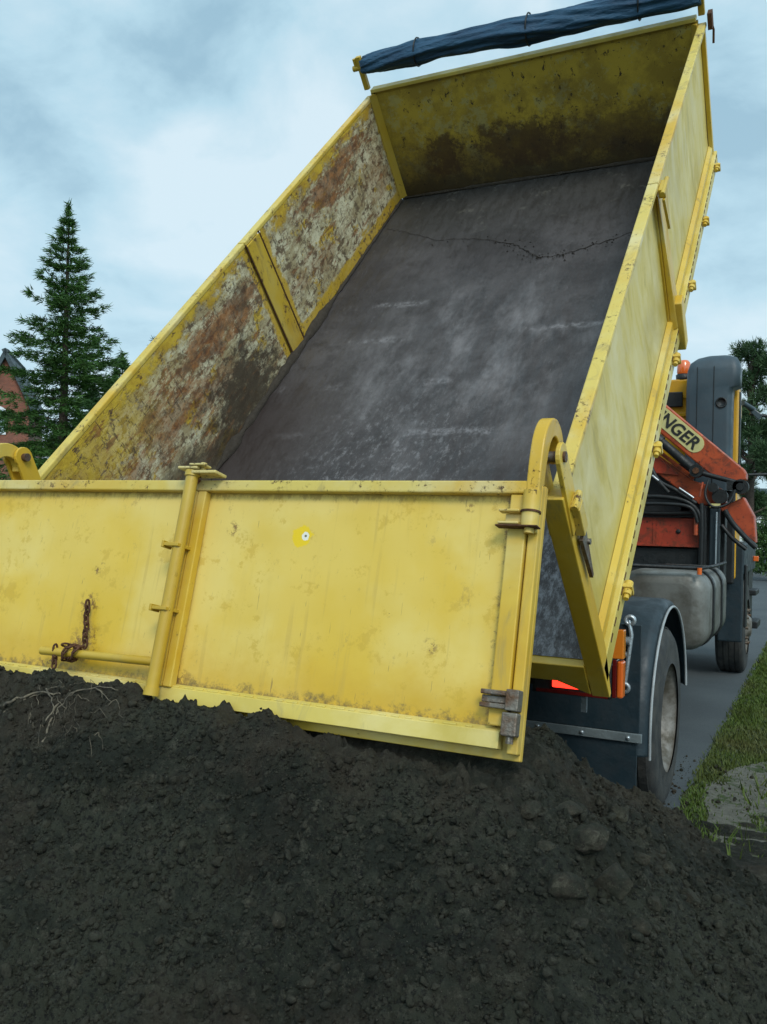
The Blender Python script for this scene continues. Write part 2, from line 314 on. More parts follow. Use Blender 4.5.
f = g.rng(g.noise(6, 7, .6, vec=g.map(scale=(.5, 2, 2))), .35, .65)
g.col(g.mix(f, (.006, .038, .085), (.012, .066, .13))); g.bump(g.noise(24, 5, vec=g.map(scale=(.4, 1.4, 1.4), rot=(.2, .2, .5))), .02, .9); M['tarp'] = g.m
# soil
def soil(name, k=1.0, isl=False):
    g = G(name, .93, 0, .25)
    b_ = g.mix(g.rng(g.noise(1.6, 8, .7), .40, .60), (.014*k, .017*k, .0115*k), (.036*k, .039*k, .026*k))
    b_ = g.mix(g.rng(g.noise(24, 8, .8), .50, .66), b_, (.068*k, .066*k, .048*k))
    b_ = g.mix(g.rng(g.noise(60, 4, .8, vec=g.map(loc=(5, 5, 5))), .50, .62), b_, (.008*k, .008*k, .0065*k))
    b_ = g.mix(g.rng(g.noise(150, 3, .7), .66, .72), b_, (.15*k, .14*k, .11*k))
    b_ = g.mix(g.math('MULTIPLY', g.rng(g.noise(.9, 7, .7, vec=g.map(loc=(4, 1, 0))), .44, .60), .55), b_, (.060*k, .046*k, .032*k))
    b_ = g.mix(g.math('MULTIPLY', g.rng(g.noise(2.6, 9, .75, vec=g.map(loc=(1, 8, 0))), .52, .60), .7), b_, (.013*k, .016*k, .011*k))
    if isl:
        oi = g.nt.nodes.new('ShaderNodeNewGeometry').outputs['Random Per Island']
        b_ = g.mix(g.rng(oi, .2, 1.0, .0, .5), b_, (.070*k, .066*k, .048*k))
    g.col(b_)
    g.bump(g.math('ADD', g.noise(70, 8, .75), g.math('MULTIPLY', g.noise(230, 5, .85), .5)), .020, 1)
    return g.m
M['soil'] = soil('dark_damp_soil', 1.18); M['clod'] = soil('drier_soil_clod', 1.8); M['crumb'] = soil('soil_crumb', 1.15, True)
M['root'] = simple('dry_root_fibre', (.15, .125, .085), .9, 0, .6, 40, .002, c2=(.05, .045, .035))
g = G('asphalt', .85)
b_ = g.mix(g.rng(g.noise(.8, 6, .6), .35, .65), (.045, .056, .062), (.062, .075, .080))
b_ = g.mix(g.rng(g.noise(90, 4, .7), .55, .7), b_, (.09, .10, .10))
g.col(b_); g.bump(g.noise(120, 4), .004); M['road'] = g.m
g = G('trodden_earth', .95)
b_ = g.mix(g.rng(g.noise(14, 9, .78, vec=g.map(scale=(1, 1.6, 1))), .40, .66), (.185, .18, .145), (.10, .102, .078))
b_ = g.mix(g.rng(g.noise(60, 5, .7), .55, .68), b_, (.15, .155, .13))
b_ = g.mix(g.rng(g.noise(5, 9, .7, vec=g.map(loc=(3, 3, 0))), .54, .60), b_, (.048, .075, .016))
g.col(b_); g.bump(g.noise(30, 8, .8), .03); M['dirt'] = g.m
g = G('turf', .95)
b_ = g.mix(g.rng(g.noise(2.2, 8, .66), .38, .62), (.034, .058, .010), (.055, .070, .018))
b_ = g.mix(g.rng(g.noise(9, 8, .7), .54, .64), b_, (.085, .085, .05))
g.col(b_); g.bump(g.noise(60, 6, .7), .02); M['turf'] = g.m
def leafmat(name, c, c2, c3):
    g = G(name, .65, 0, .3)
    oi = g.nt.nodes.new('ShaderNodeNewGeometry').outputs['Random Per Island']
    b_ = g.mix(oi, c, c2); b_ = g.mix(g.rng(g.noise(.9, 3), .45, .7), b_, c3)
    g.col(b_); return g.m
M['blade'] = leafmat('grass_blade', (.045, .085, .010), (.080, .115, .018), (.075, .080, .022))
M['spruce'] = leafmat('spruce_needles', (.024, .078, .012), (.062, .140, .026), (.036, .092, .018))
M['spruce_far'] = leafmat('far_spruce_needles', (.016, .048, .016), (.034, .078, .024), (.022, .055, .020))
M['pine'] = leafmat('pine_needles', (.028, .066, .026), (.058, .110, .040), (.04, .078, .030))
M['leaf'] = leafmat('shrub_leaves', (.035, .085, .020), (.07, .13, .035), (.045, .09, .03))
M['bark'] = simple('bark', (.075, .055, .04), .95, 0, .5, 12, .02)
g = G('brick', .9)
bt = g.nt.nodes.new('ShaderNodeTexBrick'); g.put(bt.inputs[0], g.map(rot=(pi/2, 0, 0)))
bt.inputs['Color1'].default_value = (.26, .085, .05, 1); bt.inputs['Color2'].default_value = (.18, .062, .04, 1); bt.inputs['Mortar'].default_value = (.2, .17, .14, 1)
bt.inputs['Scale'].default_value = 4; bt.inputs['Mortar Size'].default_value = .012
g.col(g.mix(g.rng(g.noise(.8, 6), .4, .7, 0, .5), bt.outputs[0], (.13, .06, .04))); M['brick'] = g.m
M['roof'] = simple('dark_roof_tiles', (.035, .06, .07), .6, 0, .3, 3, .01)
M['white'] = simple('white_window_frame', (.75, .78, .8), .4, 0, .1, 5, 0)
M['pane'] = simple('curtained_pane', (.35, .45, .5), .2, 0, .4, 2, 0)
M['render'] = simple('pale_render', (.55, .58, .58), .9, 0, .12, 2, .002)

# ------------------------------------------------------------------ mesh tools
class MB:
    def __init__(s): s.v = []; s.f = []; s.sm = []
    def add(s, vs, fs, smooth=False):
        o = len(s.v); s.v += [tuple(v) for v in vs]; s.f += [tuple(i+o for i in f) for f in fs]; s.sm += [smooth]*len(fs); return s
    def box(s, x0, x1, y0, y1, z0, z1, T=None):
        vs = [Vector((x, y, z)) for z in (z0, z1) for y in (y0, y1) for x in (x0, x1)]
        if T: vs = [T @ v for v in vs]
        return s.add(vs, [(0, 2, 3, 1), (4, 5, 7, 6), (0, 1, 5, 4), (2, 6, 7, 3), (0, 4, 6, 2), (1, 3, 7, 5)])
    def prism(s, poly, a, b, axis='x'):
        """polygon in the plane normal to axis, extruded a..b"""
        n = len(poly)
        def P(p, t): return {'x': (t, p[0], p[1]), 'y': (p[0], t, p[1]), 'z': (p[0], p[1], t)}[axis]
        vs = [P(p, a) for p in poly] + [P(p, b) for p in poly]
        fs = [tuple(range(n)), tuple(range(2*n-1, n-1, -1))] + [(i, i+n, (i+1) % n+n, (i+1) % n) for i in range(n)]
        return s.add(vs, fs)
    def tube(s, pts, r, n=10, caps=True, smooth=True):
        pts = [Vector(p) for p in pts]; rs = r if isinstance(r, (list, tuple)) else [r]*len(pts)
        vs = []; ref = None
        for i, p in enumerate(pts):
            d = (pts[min(i+1, len(pts)-1)] - pts[max(i-1, 0)]).normalized()
            if ref is None: ref = d.orthogonal().normalized()
            ref = (ref - d*ref.dot(d)).normalized(); q = d.cross(ref)
            vs += [p + (ref*cos(2*pi*k/n) + q*sin(2*pi*k/n))*rs[i] for k in range(n)]
        fs = [(i*n+k, i*n+(k+1) % n, (i+1)*n+(k+1) % n, (i+1)*n+k) for i in range(len(pts)-1) for k in range(n)]
        s.add(vs, fs, smooth)
        if caps:
            s.add(vs[:n], [tuple(range(n-1, -1, -1))]); s.add(vs[-n:], [tuple(range(n))])
        return s
    def lathe(s, prof, c, axis=(1, 0, 0), n=48, smooth=True, closed=False):
        """prof: (along, radius)"""
        a = Vector(axis).normalized(); u = a.orthogonal().normalized(); w = a.cross(u); c = Vector(c)
        vs = [c + a*t + (u*cos(2*pi*k/n)+w*sin(2*pi*k/n))*r for t, r in prof for k in range(n)]
        m = len(prof); fs = []
        for i in range(m if closed else m-1):
            j = (i+1) % m
            fs += [(i*n+k, i*n+(k+1) % n, j*n+(k+1) % n, j*n+k) for k in range(n)]
        return s.add(vs, fs, smooth)
    def build(s, name, mat, parent=None, bevel=0, T=None, autosmooth=True):
        me = bpy.data.meshes.new(name); me.from_pydata(s.v, [], s.f); me.update()
        bm = bmesh.new(); bm.from_mesh(me); bmesh.ops.recalc_face_normals(bm, faces=bm.faces); bm.to_mesh(me); bm.free()
        me.polygons.foreach_set('use_smooth', s.sm)
        me.materials.append(M[mat] if isinstance(mat, str) else mat)
        o = bpy.data.objects.new(name, me); COL.objects.link(o)
        if parent: o.parent = parent
        if T is not None: o.matrix_local = T
        if bevel:
            b = o.modifiers.new('bevel', 'BEVEL'); b.width = bevel; b.segments = 2; b.limit_method = 'ANGLE'; b.angle_limit = radians(35)
        return o
def empty(name, loc=(0, 0, 0), T=None, parent=None):
    o = bpy.data.objects.new(name, None); COL.objects.link(o)
    if parent: o.parent = parent
    if T is not None: o.matrix_local = T
    else: o.location = loc
    return o
def tag(o, label=None, cat=None, group=None, kind=None):
    for a, b in (('label', label), ('category', cat), ('group', group), ('kind', kind)):
        if b: o[a] = b
    return o
def npmesh(name, V, Fc, mat, smooth=True, parent=None):
    me = bpy.data.meshes.new(name); V = np.asarray(V, np.float32); Fc = np.asarray(Fc, np.int32); k = Fc.shape[1]
    me.vertices.add(len(V)); me.vertices.foreach_set('co', V.ravel())
    me.loops.add(Fc.size); me.loops.foreach_set('vertex_index', Fc.ravel())
    me.polygons.add(len(Fc)); me.polygons.foreach_set('loop_start', np.arange(0, Fc.size, k, dtype=np.int32))
    me.polygons.foreach_set('use_smooth', np.full(len(Fc), smooth)); me.update(calc_edges=True); me.validate()
    me.materials.append(M[mat]); o = bpy.data.objects.new(name, me); COL.objects.link(o)
    if parent: o.parent = parent
    return o

# ------------------------------------------------------------------ ground, road, verge
gm = MB().add([(-400, -60, 0), (400, -60, 0), (400, 700, 0), (-400, 700, 0)], [(0, 1, 2, 3)]).build('ground', 'turf'); tag(gm, kind='structure')
rng_ = random.Random(3)
L_, R_ = [], []
y = -20.0
while y < 60:
    R_.append((1.30 + rng_.uniform(-.025, .025) + max(0, y-12)*.0, y, .004)); L_.append((-4.3+rng_.uniform(-.03, .03), y, .004)); y += .35 if y < 14 else 3
vs = L_+R_; n = len(L_)
tag(MB().add(vs, [(i, i+n, i+n+1, i+1) for i in range(n-1)]).build('road', 'road'), kind='structure')
tag(MB().add([(-4.3, 60.05, .004), (12, 60.05, .004), (12, 54, .004), (1.4, 54, .004)], [(0, 3, 2, 1)]).build('side_road', 'road'), kind='structure')
# worn bare strip on the verge
pl = []
for y in np.arange(-1.5, 4.3, .12): pl.append((1.50 + .10*sin(y*2.1)+rng_.uniform(-.04, .04) + max(0, y-2.6)*.26, y, .004))
vs = pl + [(4.6, p[1], .004) for p in pl]; n = len(pl)
tag(MB().add(vs, [(i, i+n, i+n+1, i+1) for i in range(n-1)]).build('bare_verge', 'dirt'), kind='structure')
# grass blades on the verge
def blades(n, xr, yr, hmax, hmin, maskf, wd=.004):
    P = np.stack([RNG.uniform(*xr, n), RNG.uniform(0, 1, n)**1.3*(yr[1]-yr[0])+yr[0]], 1)
    P = P[maskf(P[:, 0], P[:, 1])]; n = len(P)
    a = RNG.uniform(0, 2*pi, n); h = RNG.uniform(hmin, hmax, n); w = wd*RNG.uniform(.6, 1.4, n)*(1+P[:, 1].clip(0)*.12)
    dx, dy = np.cos(a), np.sin(a); ln = RNG.uniform(.1, .9, n)*h; b = RNG.uniform(0, 2*pi, n)
    z0 = np.zeros(n)
    v = np.empty((n, 3, 3)); v[:, 0] = np.stack([P[:, 0]-dx*w, P[:, 1]-dy*w, z0], 1); v[:, 1] = np.stack([P[:, 0]+dx*w, P[:, 1]+dy*w, z0], 1)
    v[:, 2] = np.stack([P[:, 0]+np.cos(b)*ln, P[:, 1]+np.sin(b)*ln, h], 1)
    return v.reshape(-1, 3), np.arange(3*n).reshape(-1, 3)
def bare(x, y):
    lim = 1.50 + .10*np.sin(y*2.1) + np.maximum(0, y-2.6)*.26
    m = (x > lim) & (y < 4.2) & (y > -1.5)
    tuft = (np.sin(x*7.3+1)*np.sin(y*5.1+x*3) > .55)
    return (~m) | (tuft & (RNG.random(len(x)) < .6)) | (RNG.random(len(x)) < .10)
v, f = blades(150000, (1.22, 3.0), (-.6, 20), .036, .010, lambda x, y: bare(x, y) & (x > 1.27+RNG.random(len(x))**2*.06))
v2, f2 = blades(9000, (1.24, 3.0), (.2, 16), .11, .04, lambda x, y: (np.sin(x*9+y*2.3)*np.sin(y*3.7-x*4) > .45) & (x > 1.30), .0045)
v, f = np.concatenate([v, v2]), np.concatenate([f, f2+len(v)])
tag(npmesh('grass', v, f, 'blade', False), 'short green grass growing along the edge of the asphalt', 'grass', kind='stuff')

# ------------------------------------------------------------------ heap of soil
def vnoise(x, y, seed):
    xi = np.floor(x).astype(np.int64); yi = np.floor(y).astype(np.int64); fx = x-xi; fy = y-yi
    def h(a, b):
        k = (a*374761393 + b*668265263 + seed*1442695041) & 0xFFFFFFFF
        k = ((k ^ (k >> 13))*1274126177) & 0xFFFFFFFF; return ((k ^ (k >> 16)) & 0xFFFF)/65535.0
    u = fx*fx*(3-2*fx); w = fy*fy*(3-2*fy)
    return (h(xi, yi)*(1-u)+h(xi+1, yi)*u)*(1-w) + (h(xi, yi+1)*(1-u)+h(xi+1, yi+1)*u)*w
def fbm(x, y, f, o, g_, seed):
    s = 0; a = 1; t = 0
    for i in range(o): s = s + a*(vnoise(x*f+i*17.3, y*f-i*9.1, seed+i)-.5); t += a; a *= g_; f *= 2.03
    return s/t*2
RA = np.array([-2.8, -1.25]); RB = np.array([1.02, -.80])
def heap_base(x, y):
    d = RB-RA; t = np.clip(((x-RA[0])*d[0]+(y-RA[1])*d[1])/(d@d), 0, 1)
    r = np.hypot(x-(RA[0]+t*d[0]), y-(RA[1]+t*d[1]))
    r = r + .16*fbm(x, y, 1.3, 3, .5, 5)*np.clip(r*1.4, 0, 1)
    h = .935 - .63*(np.sqrt(np.maximum(r-.06, 0)**2+.012)-.11)
    toe = .30
    return np.where(h < toe, toe*np.exp((h-toe)/toe*1.0)-.025, h)
def axis(a, b, fa, fb, fine, coarse):
    o = []; p = a
    while p < b: o.append(p); p += fine if fa <= p <= fb else coarse
    return np.array(o)
gx = axis(-4.2, 3.6, -1.7, 2.25, .0068, .03); gy = axis(-3.9, 2.0, -2.6, .5, .0068, .02)
XX, YY = np.meshgrid(gx, gy, indexing='ij')
H = heap_base(XX, YY)
inx = 1/(1+np.exp((XX-1.18)/.03))
H += (.030+.024*np.exp(-((XX-.45)/.50)**2))*np.exp(-((YY+1.115)/.075)**2)*inx - .075*np.exp(-((YY+.955)/.055)**2)*inx
# the lip of soil resting against the foot of the tailgate
H += .030*fbm(XX, YY, 2.6, 3, .55, 11) + .050*fbm(XX, YY, 6.5, 3, .55, 21)
amp = np.clip(H*6, 0, 1)
H += amp*(.032*np.abs(fbm(XX, YY, 11, 4, .62, 31)) + .010*fbm(XX, YY, 48, 3, .75, 41))
# crumbly relief: ridged, many-scaled
H += amp*(.020*(.5-np.abs(fbm(XX, YY, 9, 5, .62, 71))) + .016*np.abs(fbm(XX+.3*fbm(XX, YY, 5, 2, .5, 3), YY, 24, 4, .7, 81)) - .012)
def stamp(cx_, cy_, r, k, seed):
    i0, i1 = np.searchsorted(gx, (cx_-r*1.3, cx_+r*1.3)); j0, j1 = np.searchsorted(gy, (cy_-r*1.3, cy_+r*1.3))
    if i1-i0 < 2 or j1-j0 < 2: return
    X_, Y_ = XX[i0:i1, j0:j1], YY[i0:i1, j0:j1]; sub = H[i0:i1, j0:j1]
    dx, dy = X_-cx_, Y_-cy_; a = seed*1.7; e_ = .75+.25*sin(seed*3.1)
    u = dx*cos(a)+dy*sin(a); w = (-dx*sin(a)+dy*cos(a))/e_
    rho = np.sqrt(u*u+w*w)/r; rho = rho*(1+.5*(vnoise(dx/r*2.1+seed, dy/r*2.1, 9)-.5)*2+.25*(vnoise(dx/r*5.3+seed, dy/r*5.3, 19)-.5)*2)
    fc_ = np.random.default_rng(int(seed*100)+int(r*1e5)); cap = np.full(rho.shape, 9.0)
    for _ in range(4):
        fa = fc_.uniform(0, 6.283); cap = np.minimum(cap, fc_.uniform(.45, .95)-(dx*cos(fa)+dy*sin(fa))/r*fc_.uniform(.3, 1.3))
    dome = np.minimum(np.sqrt(np.clip(1-rho**2, 0, 1)), cap*.95)*r*k + (vnoise(dx/r*3+seed, dy/r*3, 3)-.5)*r*.35+(vnoise(dx/r*8+seed, dy/r*8, 7)-.5)*r*.25
    b0 = HS[i0:i1, j0:j1]
    H[i0:i1, j0:j1] = np.where(rho < 1, np.maximum(sub, b0-r*.35+dome), sub)
HS = H.copy()
rs = np.minimum(.0085/(1-RNG.random(15000))**.56, .050)
order = np.argsort(-rs)
ctr = np.stack([RNG.uniform(-1.75, 2.3, 15000), RNG.uniform(-2.6, .5, 15000)], 1)
for q in order: stamp(ctr[q, 0], ctr[q, 1], rs[q], RNG.uniform(.7, 1.35), float(q % 97))
# dents
for q in range(160):
    cx_, cy_, r = RNG.uniform(-1.7, 2.2), RNG.uniform(-2.5, .3), RNG.uniform(.02, .075)
    i0, i1 = np.searchsorted(gx, (cx_-r*2, cx_+r*2)); j0, j1 = np.searchsorted(gy, (cy_-r*2, cy_+r*2))
    d2 = ((XX[i0:i1, j0:j1]-cx_)**2+((YY[i0:i1, j0:j1]-cy_)*1.5)**2)/r**2
    H[i0:i1, j0:j1] -= np.exp(-d2*1.6)*r*.55
def hz_at(x, y):
    i = np.clip(np.searchsorted(gx, x), 0, len(gx)-1); j = np.clip(np.searchsorted(gy, y), 0, len(gy)-1); return H[i, j]
nx, ny = len(gx), len(gy)
idx = np.arange(nx*ny).reshape(nx, ny)
q = np.stack([idx[:-1, :-1], idx[1:, :-1], idx[1:, 1:], idx[:-1, 1:]], -1).reshape(-1, 4)
zq = H.ravel()[q].max(1); q = q[zq > -.012]
us = np.unique(q); re = np.full(nx*ny, -1); re[us] = np.arange(len(us))
V = np.stack([XX.ravel(), YY.ravel(), H.ravel()], 1)[us]; V[:, 2] = np.maximum(V[:, 2], -.02)
heap = npmesh('soil_heap', V, re[q], 'soil')
tag(heap, 'large heap of dark crumbly soil tipped out below the yellow tailgate', 'soil heap')
# crumbs lying loose on it
def ico(sub):
    bm = bmesh.new(); bmesh.ops.create_icosphere(bm, subdivisions=sub, radius=1); v = np.array([x.co[:] for x in bm.verts]); f = np.array([[w.index for w in p.verts] for p in bm.faces]); bm.free(); return v, f
def crumbs(n, r0, r1, sub, pw):
    v0, f0 = ico(sub); m = len(v0)
    # crumbs roll downhill: more of them on the flanks and towards the foot
    P = np.stack([RNG.uniform(-1.7, 2.3, n), RNG.uniform(-2.6, .4, n)], 1)
    z = hz_at(P[:, 0], P[:, 1]); keep = (z > .0) & ~((P[:, 1] > -1.09) & (P[:, 1] < -.8) & (P[:, 0] < 1.27)); P = P[keep]; z = z[keep]; n = len(P)
    r = r0+(r1-r0)*RNG.random(n)**pw
    v = v0[None]*(1+RNG.normal(0, .20, (n, m, 1))); 
    for _ in range(5):
        nn_ = RNG.normal(0, 1, (n, 1, 3)); nn_ /= np.linalg.norm(nn_, axis=2, keepdims=True); d_ = (v*nn_).sum(2, keepdims=True); c_ = RNG.uniform(.45, .8, (n, 1, 1))
        v = v-nn_*np.maximum(d_-c_, 0)
    v = v*RNG.uniform(.65, 1.25, (n, 1, 3))*r[:, None, None]
    a = RNG.uniform(0, 2*pi, (n, 2)); ca, sa = np.cos(a[:, :1]), np.sin(a[:, :1]); cb, sb = np.cos(a[:, 1:]), np.sin(a[:, 1:])
    x, y, zz = v[..., 0], v[..., 1], v[..., 2]
    x, y = x*ca-y*sa, x*sa+y*ca; y, zz = y*cb-zz*sb, y*sb+zz*cb
    v = np.stack([x+P[:, :1], y+P[:, 1:], zz+z[:, None]+r[:, None]*.25], -1)
    return v.reshape(-1, 3), (f0[None]+np.arange(n)[:, None, None]*m).reshape(-1, 3)
va, fa = crumbs(24000, .004, .017, 2, 4.5); vb, fb = crumbs(52000, .0022, .0065, 1, 1.6)
n_ = 800; m_ = len(ico(2)[0]); v0_, f0_ = ico(2); P_ = np.stack([1.15+RNG.exponential(.28, n_), RNG.uniform(-.6, 3.0, n_)], 1)
P_ = P_[hz_at(P_[:, 0], P_[:, 1]) <= .01]; n_ = len(P_); r_ = .002+.010*RNG.random(n_)**5
vc = v0_[None]*(1+RNG.normal(0, .16, (n_, m_, 1)))*RNG.uniform(.7, 1.3, (n_, 1, 3))*r_[:, None, None]; vc[..., 0] += P_[:, :1]; vc[..., 1] += P_[:, 1:]; vc[..., 2] += r_[:, None]*.5+.004
vc = vc.reshape(-1, 3); fc2 = (f0_[None]+np.arange(n_)[:, None, None]*m_).reshape(-1, 3)
tag(npmesh('loose_soil', np.concatenate([va, vb, vc]), np.concatenate([fa, fb+len(va), fc2+len(va)+len(vb)]), 'crumb'), 'loose crumbs of dark soil scattered over the heap', 'loose soil', kind='stuff')
def surf(px, py):
    """where a sight line first meets the heap"""
    d = fw + rt2*((px-383.5)/F_PX) - up2*((py-512)/F_PX); t = 1.0
    while t < 6:
        p = CAM+d*t
        if p.z < float(hz_at(p.x, p.y)): return p
        t += .01
    return None
# larger clods, each lying on the surface
clods = [(588, 842, .058), (565, 890, .052), (615, 885, .060), (530, 812, .036), (568, 812, .042), (397, 818, .022), (278, 922, .024), (250, 905, .018), (225, 830, .020),
         (620, 815, .030), (500, 905, .016), (455, 930, .014), (160, 940, .016), (640, 930, .026), (690, 900, .030), (720, 935, .020), (548, 1000, .016), (340, 800, .016),
         (105, 830, .016), (470, 800, .015), (430, 860, .012), (300, 985, .014), (80, 970, .014), (590, 960, .016), (670, 870, .022), (545, 850, .030), (640, 860, .030), (600, 800, .022), (655, 905, .024), (510, 835, .018), (640, 835, .020), (580, 925, .022), (505, 870, .018), (660, 850, .020), (190, 760, .014), (380, 900, .012)]
v0, f0 = ico(4)
for k, (px, py, r) in enumerate(clods):
    p = surf(px, py)
    if not p: continue
    rr = np.random.default_rng(k+50); v = v0*1.0
    n3 = fbm(v[:, 0]*1.3+k*5+v[:, 2]*.8, v[:, 1]*1.3+v[:, 2]*1.1, 1.0, 5, .62, k)
    n4 = fbm(v[:, 0]*4+k+v[:, 2]*3, v[:, 1]*4-v[:, 2]*2, 1.3, 5, .75, k+9); v = v*(1+.34*n3[:, None]+.16*n4[:, None]); 
    for _ in range(7):
        nn_ = rr.normal(0, 1, 3); nn_ /= np.linalg.norm(nn_); v = v-nn_[None]*np.maximum((v@nn_)[:, None]-rr.uniform(.6, .85), 0)*.85
    v *= np.array([1, rr.uniform(.75, 1), rr.uniform(.6, .85)])*r
    o = npmesh('soil_clod', v, f0, 'clod'); o.location = (p.x, p.y, p.z+r*.12); o.rotation_euler = (rr.uniform(-.4, .4), rr.uniform(-.4, .4), rr.uniform(0, 6))
    if k in (0, 1, 2):
        lb = ['largest pale clod at the top of the three big ones on the right flank', 'big rough clod lowest left of the three on the right flank', 'broad dark clod at the right of the three big ones on the flank'][k]
        tag(o, lb, 'soil clod', 'big clods on the right flank')
    elif k == 5: tag(o, 'round pale clod alone below the right half of the tailgate', 'soil clod', 'clods on the heap')
    else: tag(o, 'small lump of dark soil lying on the heap', 'soil clod', 'small clods on the heap')
# roots at the upper left
rb = MB()
rr = random.Random(5)
def root(px, r, n=5):
    r *= 1.35 if r > .0021 else 1.0
    pts = []
    for (a, b, dz) in px:
        p = surf(a, b)
        if p: pts.append(Vector((p.x, p.y, p.z+dz)))
    fine = []
    for i in range(len(pts)-1):
        for k in range(n):
            q_ = pts[i].lerp(pts[i+1], k/n); fine.append(q_+Vector((rr.uniform(-1, 1), rr.uniform(-1, 1), rr.uniform(-1.4, 1)))*.005)
    fine.append(pts[-1]); m = len(fine)
    if m > 2: rb.tube(fine, [r*(1-.8*i/m) for i in range(m)], 5)
root([(-12, 716, .015), (12, 705, .015), (32, 697, .017), (60, 696, .010), (80, 698, .0)], .0050)
root([(-10, 722, .0), (15, 708, .010), (38, 699, .017), (55, 692, .020), (85, 686, .015)], .0030)
root([(45, 722, .0), (58, 706, .010), (72, 697, .017), (98, 693, .020), (118, 696, .02)], .0042)
root([(46, 696, .02), (52, 706, .02), (55, 718, .01)], .0026)
root([(44, 742, .0), (50, 726, .015), (60, 712, .025), (75, 700, .03)], .0034)
root([(95, 697, .03), (112, 705, .01)], .0022)
for q_ in range(26):
    a, b = rr.uniform(20, 110), rr.uniform(690, 742); c_ = rr.uniform(-24, 24); d_ = rr.uniform(-4, 22)
    root([(a, b, .0), (a+c_*.5, b-4+d_*.4, .025), (a+c_, b+d_, .005)], rr.uniform(.0010, .0020), 4)
tag(rb.build('root_tangle', 'root'), 'tangle of dry pale roots lying at the top left of the heap', 'roots')

# ------------------------------------------------------------------ the truck
AL = .785; Z0 = 1.0536; BL = 4.533; BH = .8213
truck = tag(empty('dump_truck'), 'yellow tipper truck with raised body and orange red crane behind cab', 'dump truck')
TB = Matrix.Translation((0, 0, Z0)) @ Matrix.Rotation(AL, 4, 'X')        # body frame: x, y along, z off the floor
body = MB()
nxf, nyf = 40, 76
vs = [(-1.2+2.4*i/nxf, BL*j/nyf, .010*sin(j*.55)*sin(i*.3+.4)*.35 - .004) for j in range(nyf+1) for i in range(nxf+1)]
fs = [(j*(nxf+1)+i, j*(nxf+1)+i+1, (j+1)*(nxf+1)+i+1, (j+1)*(nxf+1)+i) for j in range(nyf) for i in range(nxf)]
floor = body.add(vs, fs, True).build('body_floor', 'floor', truck, T=TB)
b = MB(); b.box(-1.2, 1.2, 0.012, BL, -.05, -.012)
for y in np.arange(.35, BL, .42): b.box(-1.18, 1.18, y, y+.06, -.13, -.052)
for x in (-.45, .38): b.box(x, x+.07, .1, BL, -.27, -.132)
b.build('floor_frame', 'yellow_deep', floor)
b = MB(); b.box(-1.19, 1.19, -.035, .010, -.115, -.008); b.prism([(1.06, -.116), (1.188, -.116), (1.188, -.19)], -.033, .008, 'y')
b.build('rear_sill', 'yellow_deep', floor, .004)
# scuffed weld ridges across the floor
RIDGES = tuple(q_ for q_ in ((2.80, -.20, .12, 1.0), (2.81, .28, .80, .8), (2.39, -.62, -.30, .8), (2.38, -.22, .22, 1.2), (2.42, .3, .5, .5), (1.89, -1.0, -.1, .3), (1.88, .0, .9, .35), (1.42, -.5, .1, .7), (1.42, .15, .75, 1.0), (.95, -.6, .3, .7), (3.28, -.2, .0, .4)) if q_[3] > 9)
CRACK = [(-1.15, 4.0), (-.99, 3.92), (-.62, 3.69), (-.26, 3.62), (.01, 3.49), (.14, 3.37), (.25, 3.25), (.41, 3.24), (.65, 3.34), (.89, 3.45), (1.1, 3.55)]
rr = random.Random(9)
for yy, x0, x1, a_ in RIDGES:
    w = MB(); vs = []; n_ = int((x1-x0)/.02)
    for i in range(n_+1):
        x = x0+(x1-x0)*i/n_; hw = .002+.006*max(0, sin(pi*i/n_))*rr.uniform(.0, 1)*a_; c_ = yy+.012*sin(x*5)+rr.uniform(-.004, .004)
        vs += [(x, c_-hw, -.001), (x, c_, .004), (x, c_+hw*rr.uniform(.5, 2), -.001)]
    w.add(vs, [(3*i+k, 3*i+3+k, 3*i+4+k, 3*i+1+k) for i in range(n_) for k in (0, 1)]); w.build('weld_ridge', 'weld', floor)
w = MB(); kp = CRACK; p = []
for i in range(len(kp)-1):
    for t in np.linspace(0, 1, 9)[:-1]: p.append((kp[i][0]*(1-t)+kp[i+1][0]*t, kp[i][1]*(1-t)+kp[i+1][1]*t+rr.uniform(-.012, .012), 0))
n_ = len(p); w.tube(p, [.0010+.0022*max(0, 1-abs(i/n_-.6)*1.6)*rr.uniform(.1, 1) for i in range(n_)], 5)
for k in range(150):
    q_ = p[int(min(n_-1, max(0, rr.gauss(.66, .2)*n_)))]; x_, y_ = q_[0]+rr.gauss(0, .03), q_[1]+rr.gauss(-.015, .035); r_ = rr.uniform(.002, .008)
    if abs(x_) < 1.18: w.add([(x_-r_*rr.uniform(.6, 1.6), y_-r_*.5, 0), (x_+r_*rr.uniform(.6, 1.6), y_-r_*.4, 0), (x_+r_*.3, y_+r_, 0), (x_, y_, r_*.9)], [(0, 1, 3), (1, 2, 3), (2, 0, 3)]); w.build('soil_crust', 'grime', floor)

w = MB(); p = [(-1.19, v, .005) for v in np.arange(.1, 4.5, .06)]
w.tube(p, [rr.uniform(.008, .03)*(1.5 if 1.2 < q_[1] < 2.9 else .55) for q_ in p], 7); p = [(x, 4.52, .004) for x in np.arange(-1.18, 1.18, .06)]
w.tube(p, [rr.uniform(.006, .022) for q_ in p], 7); w.build('soil_crust', 'grime', floor)

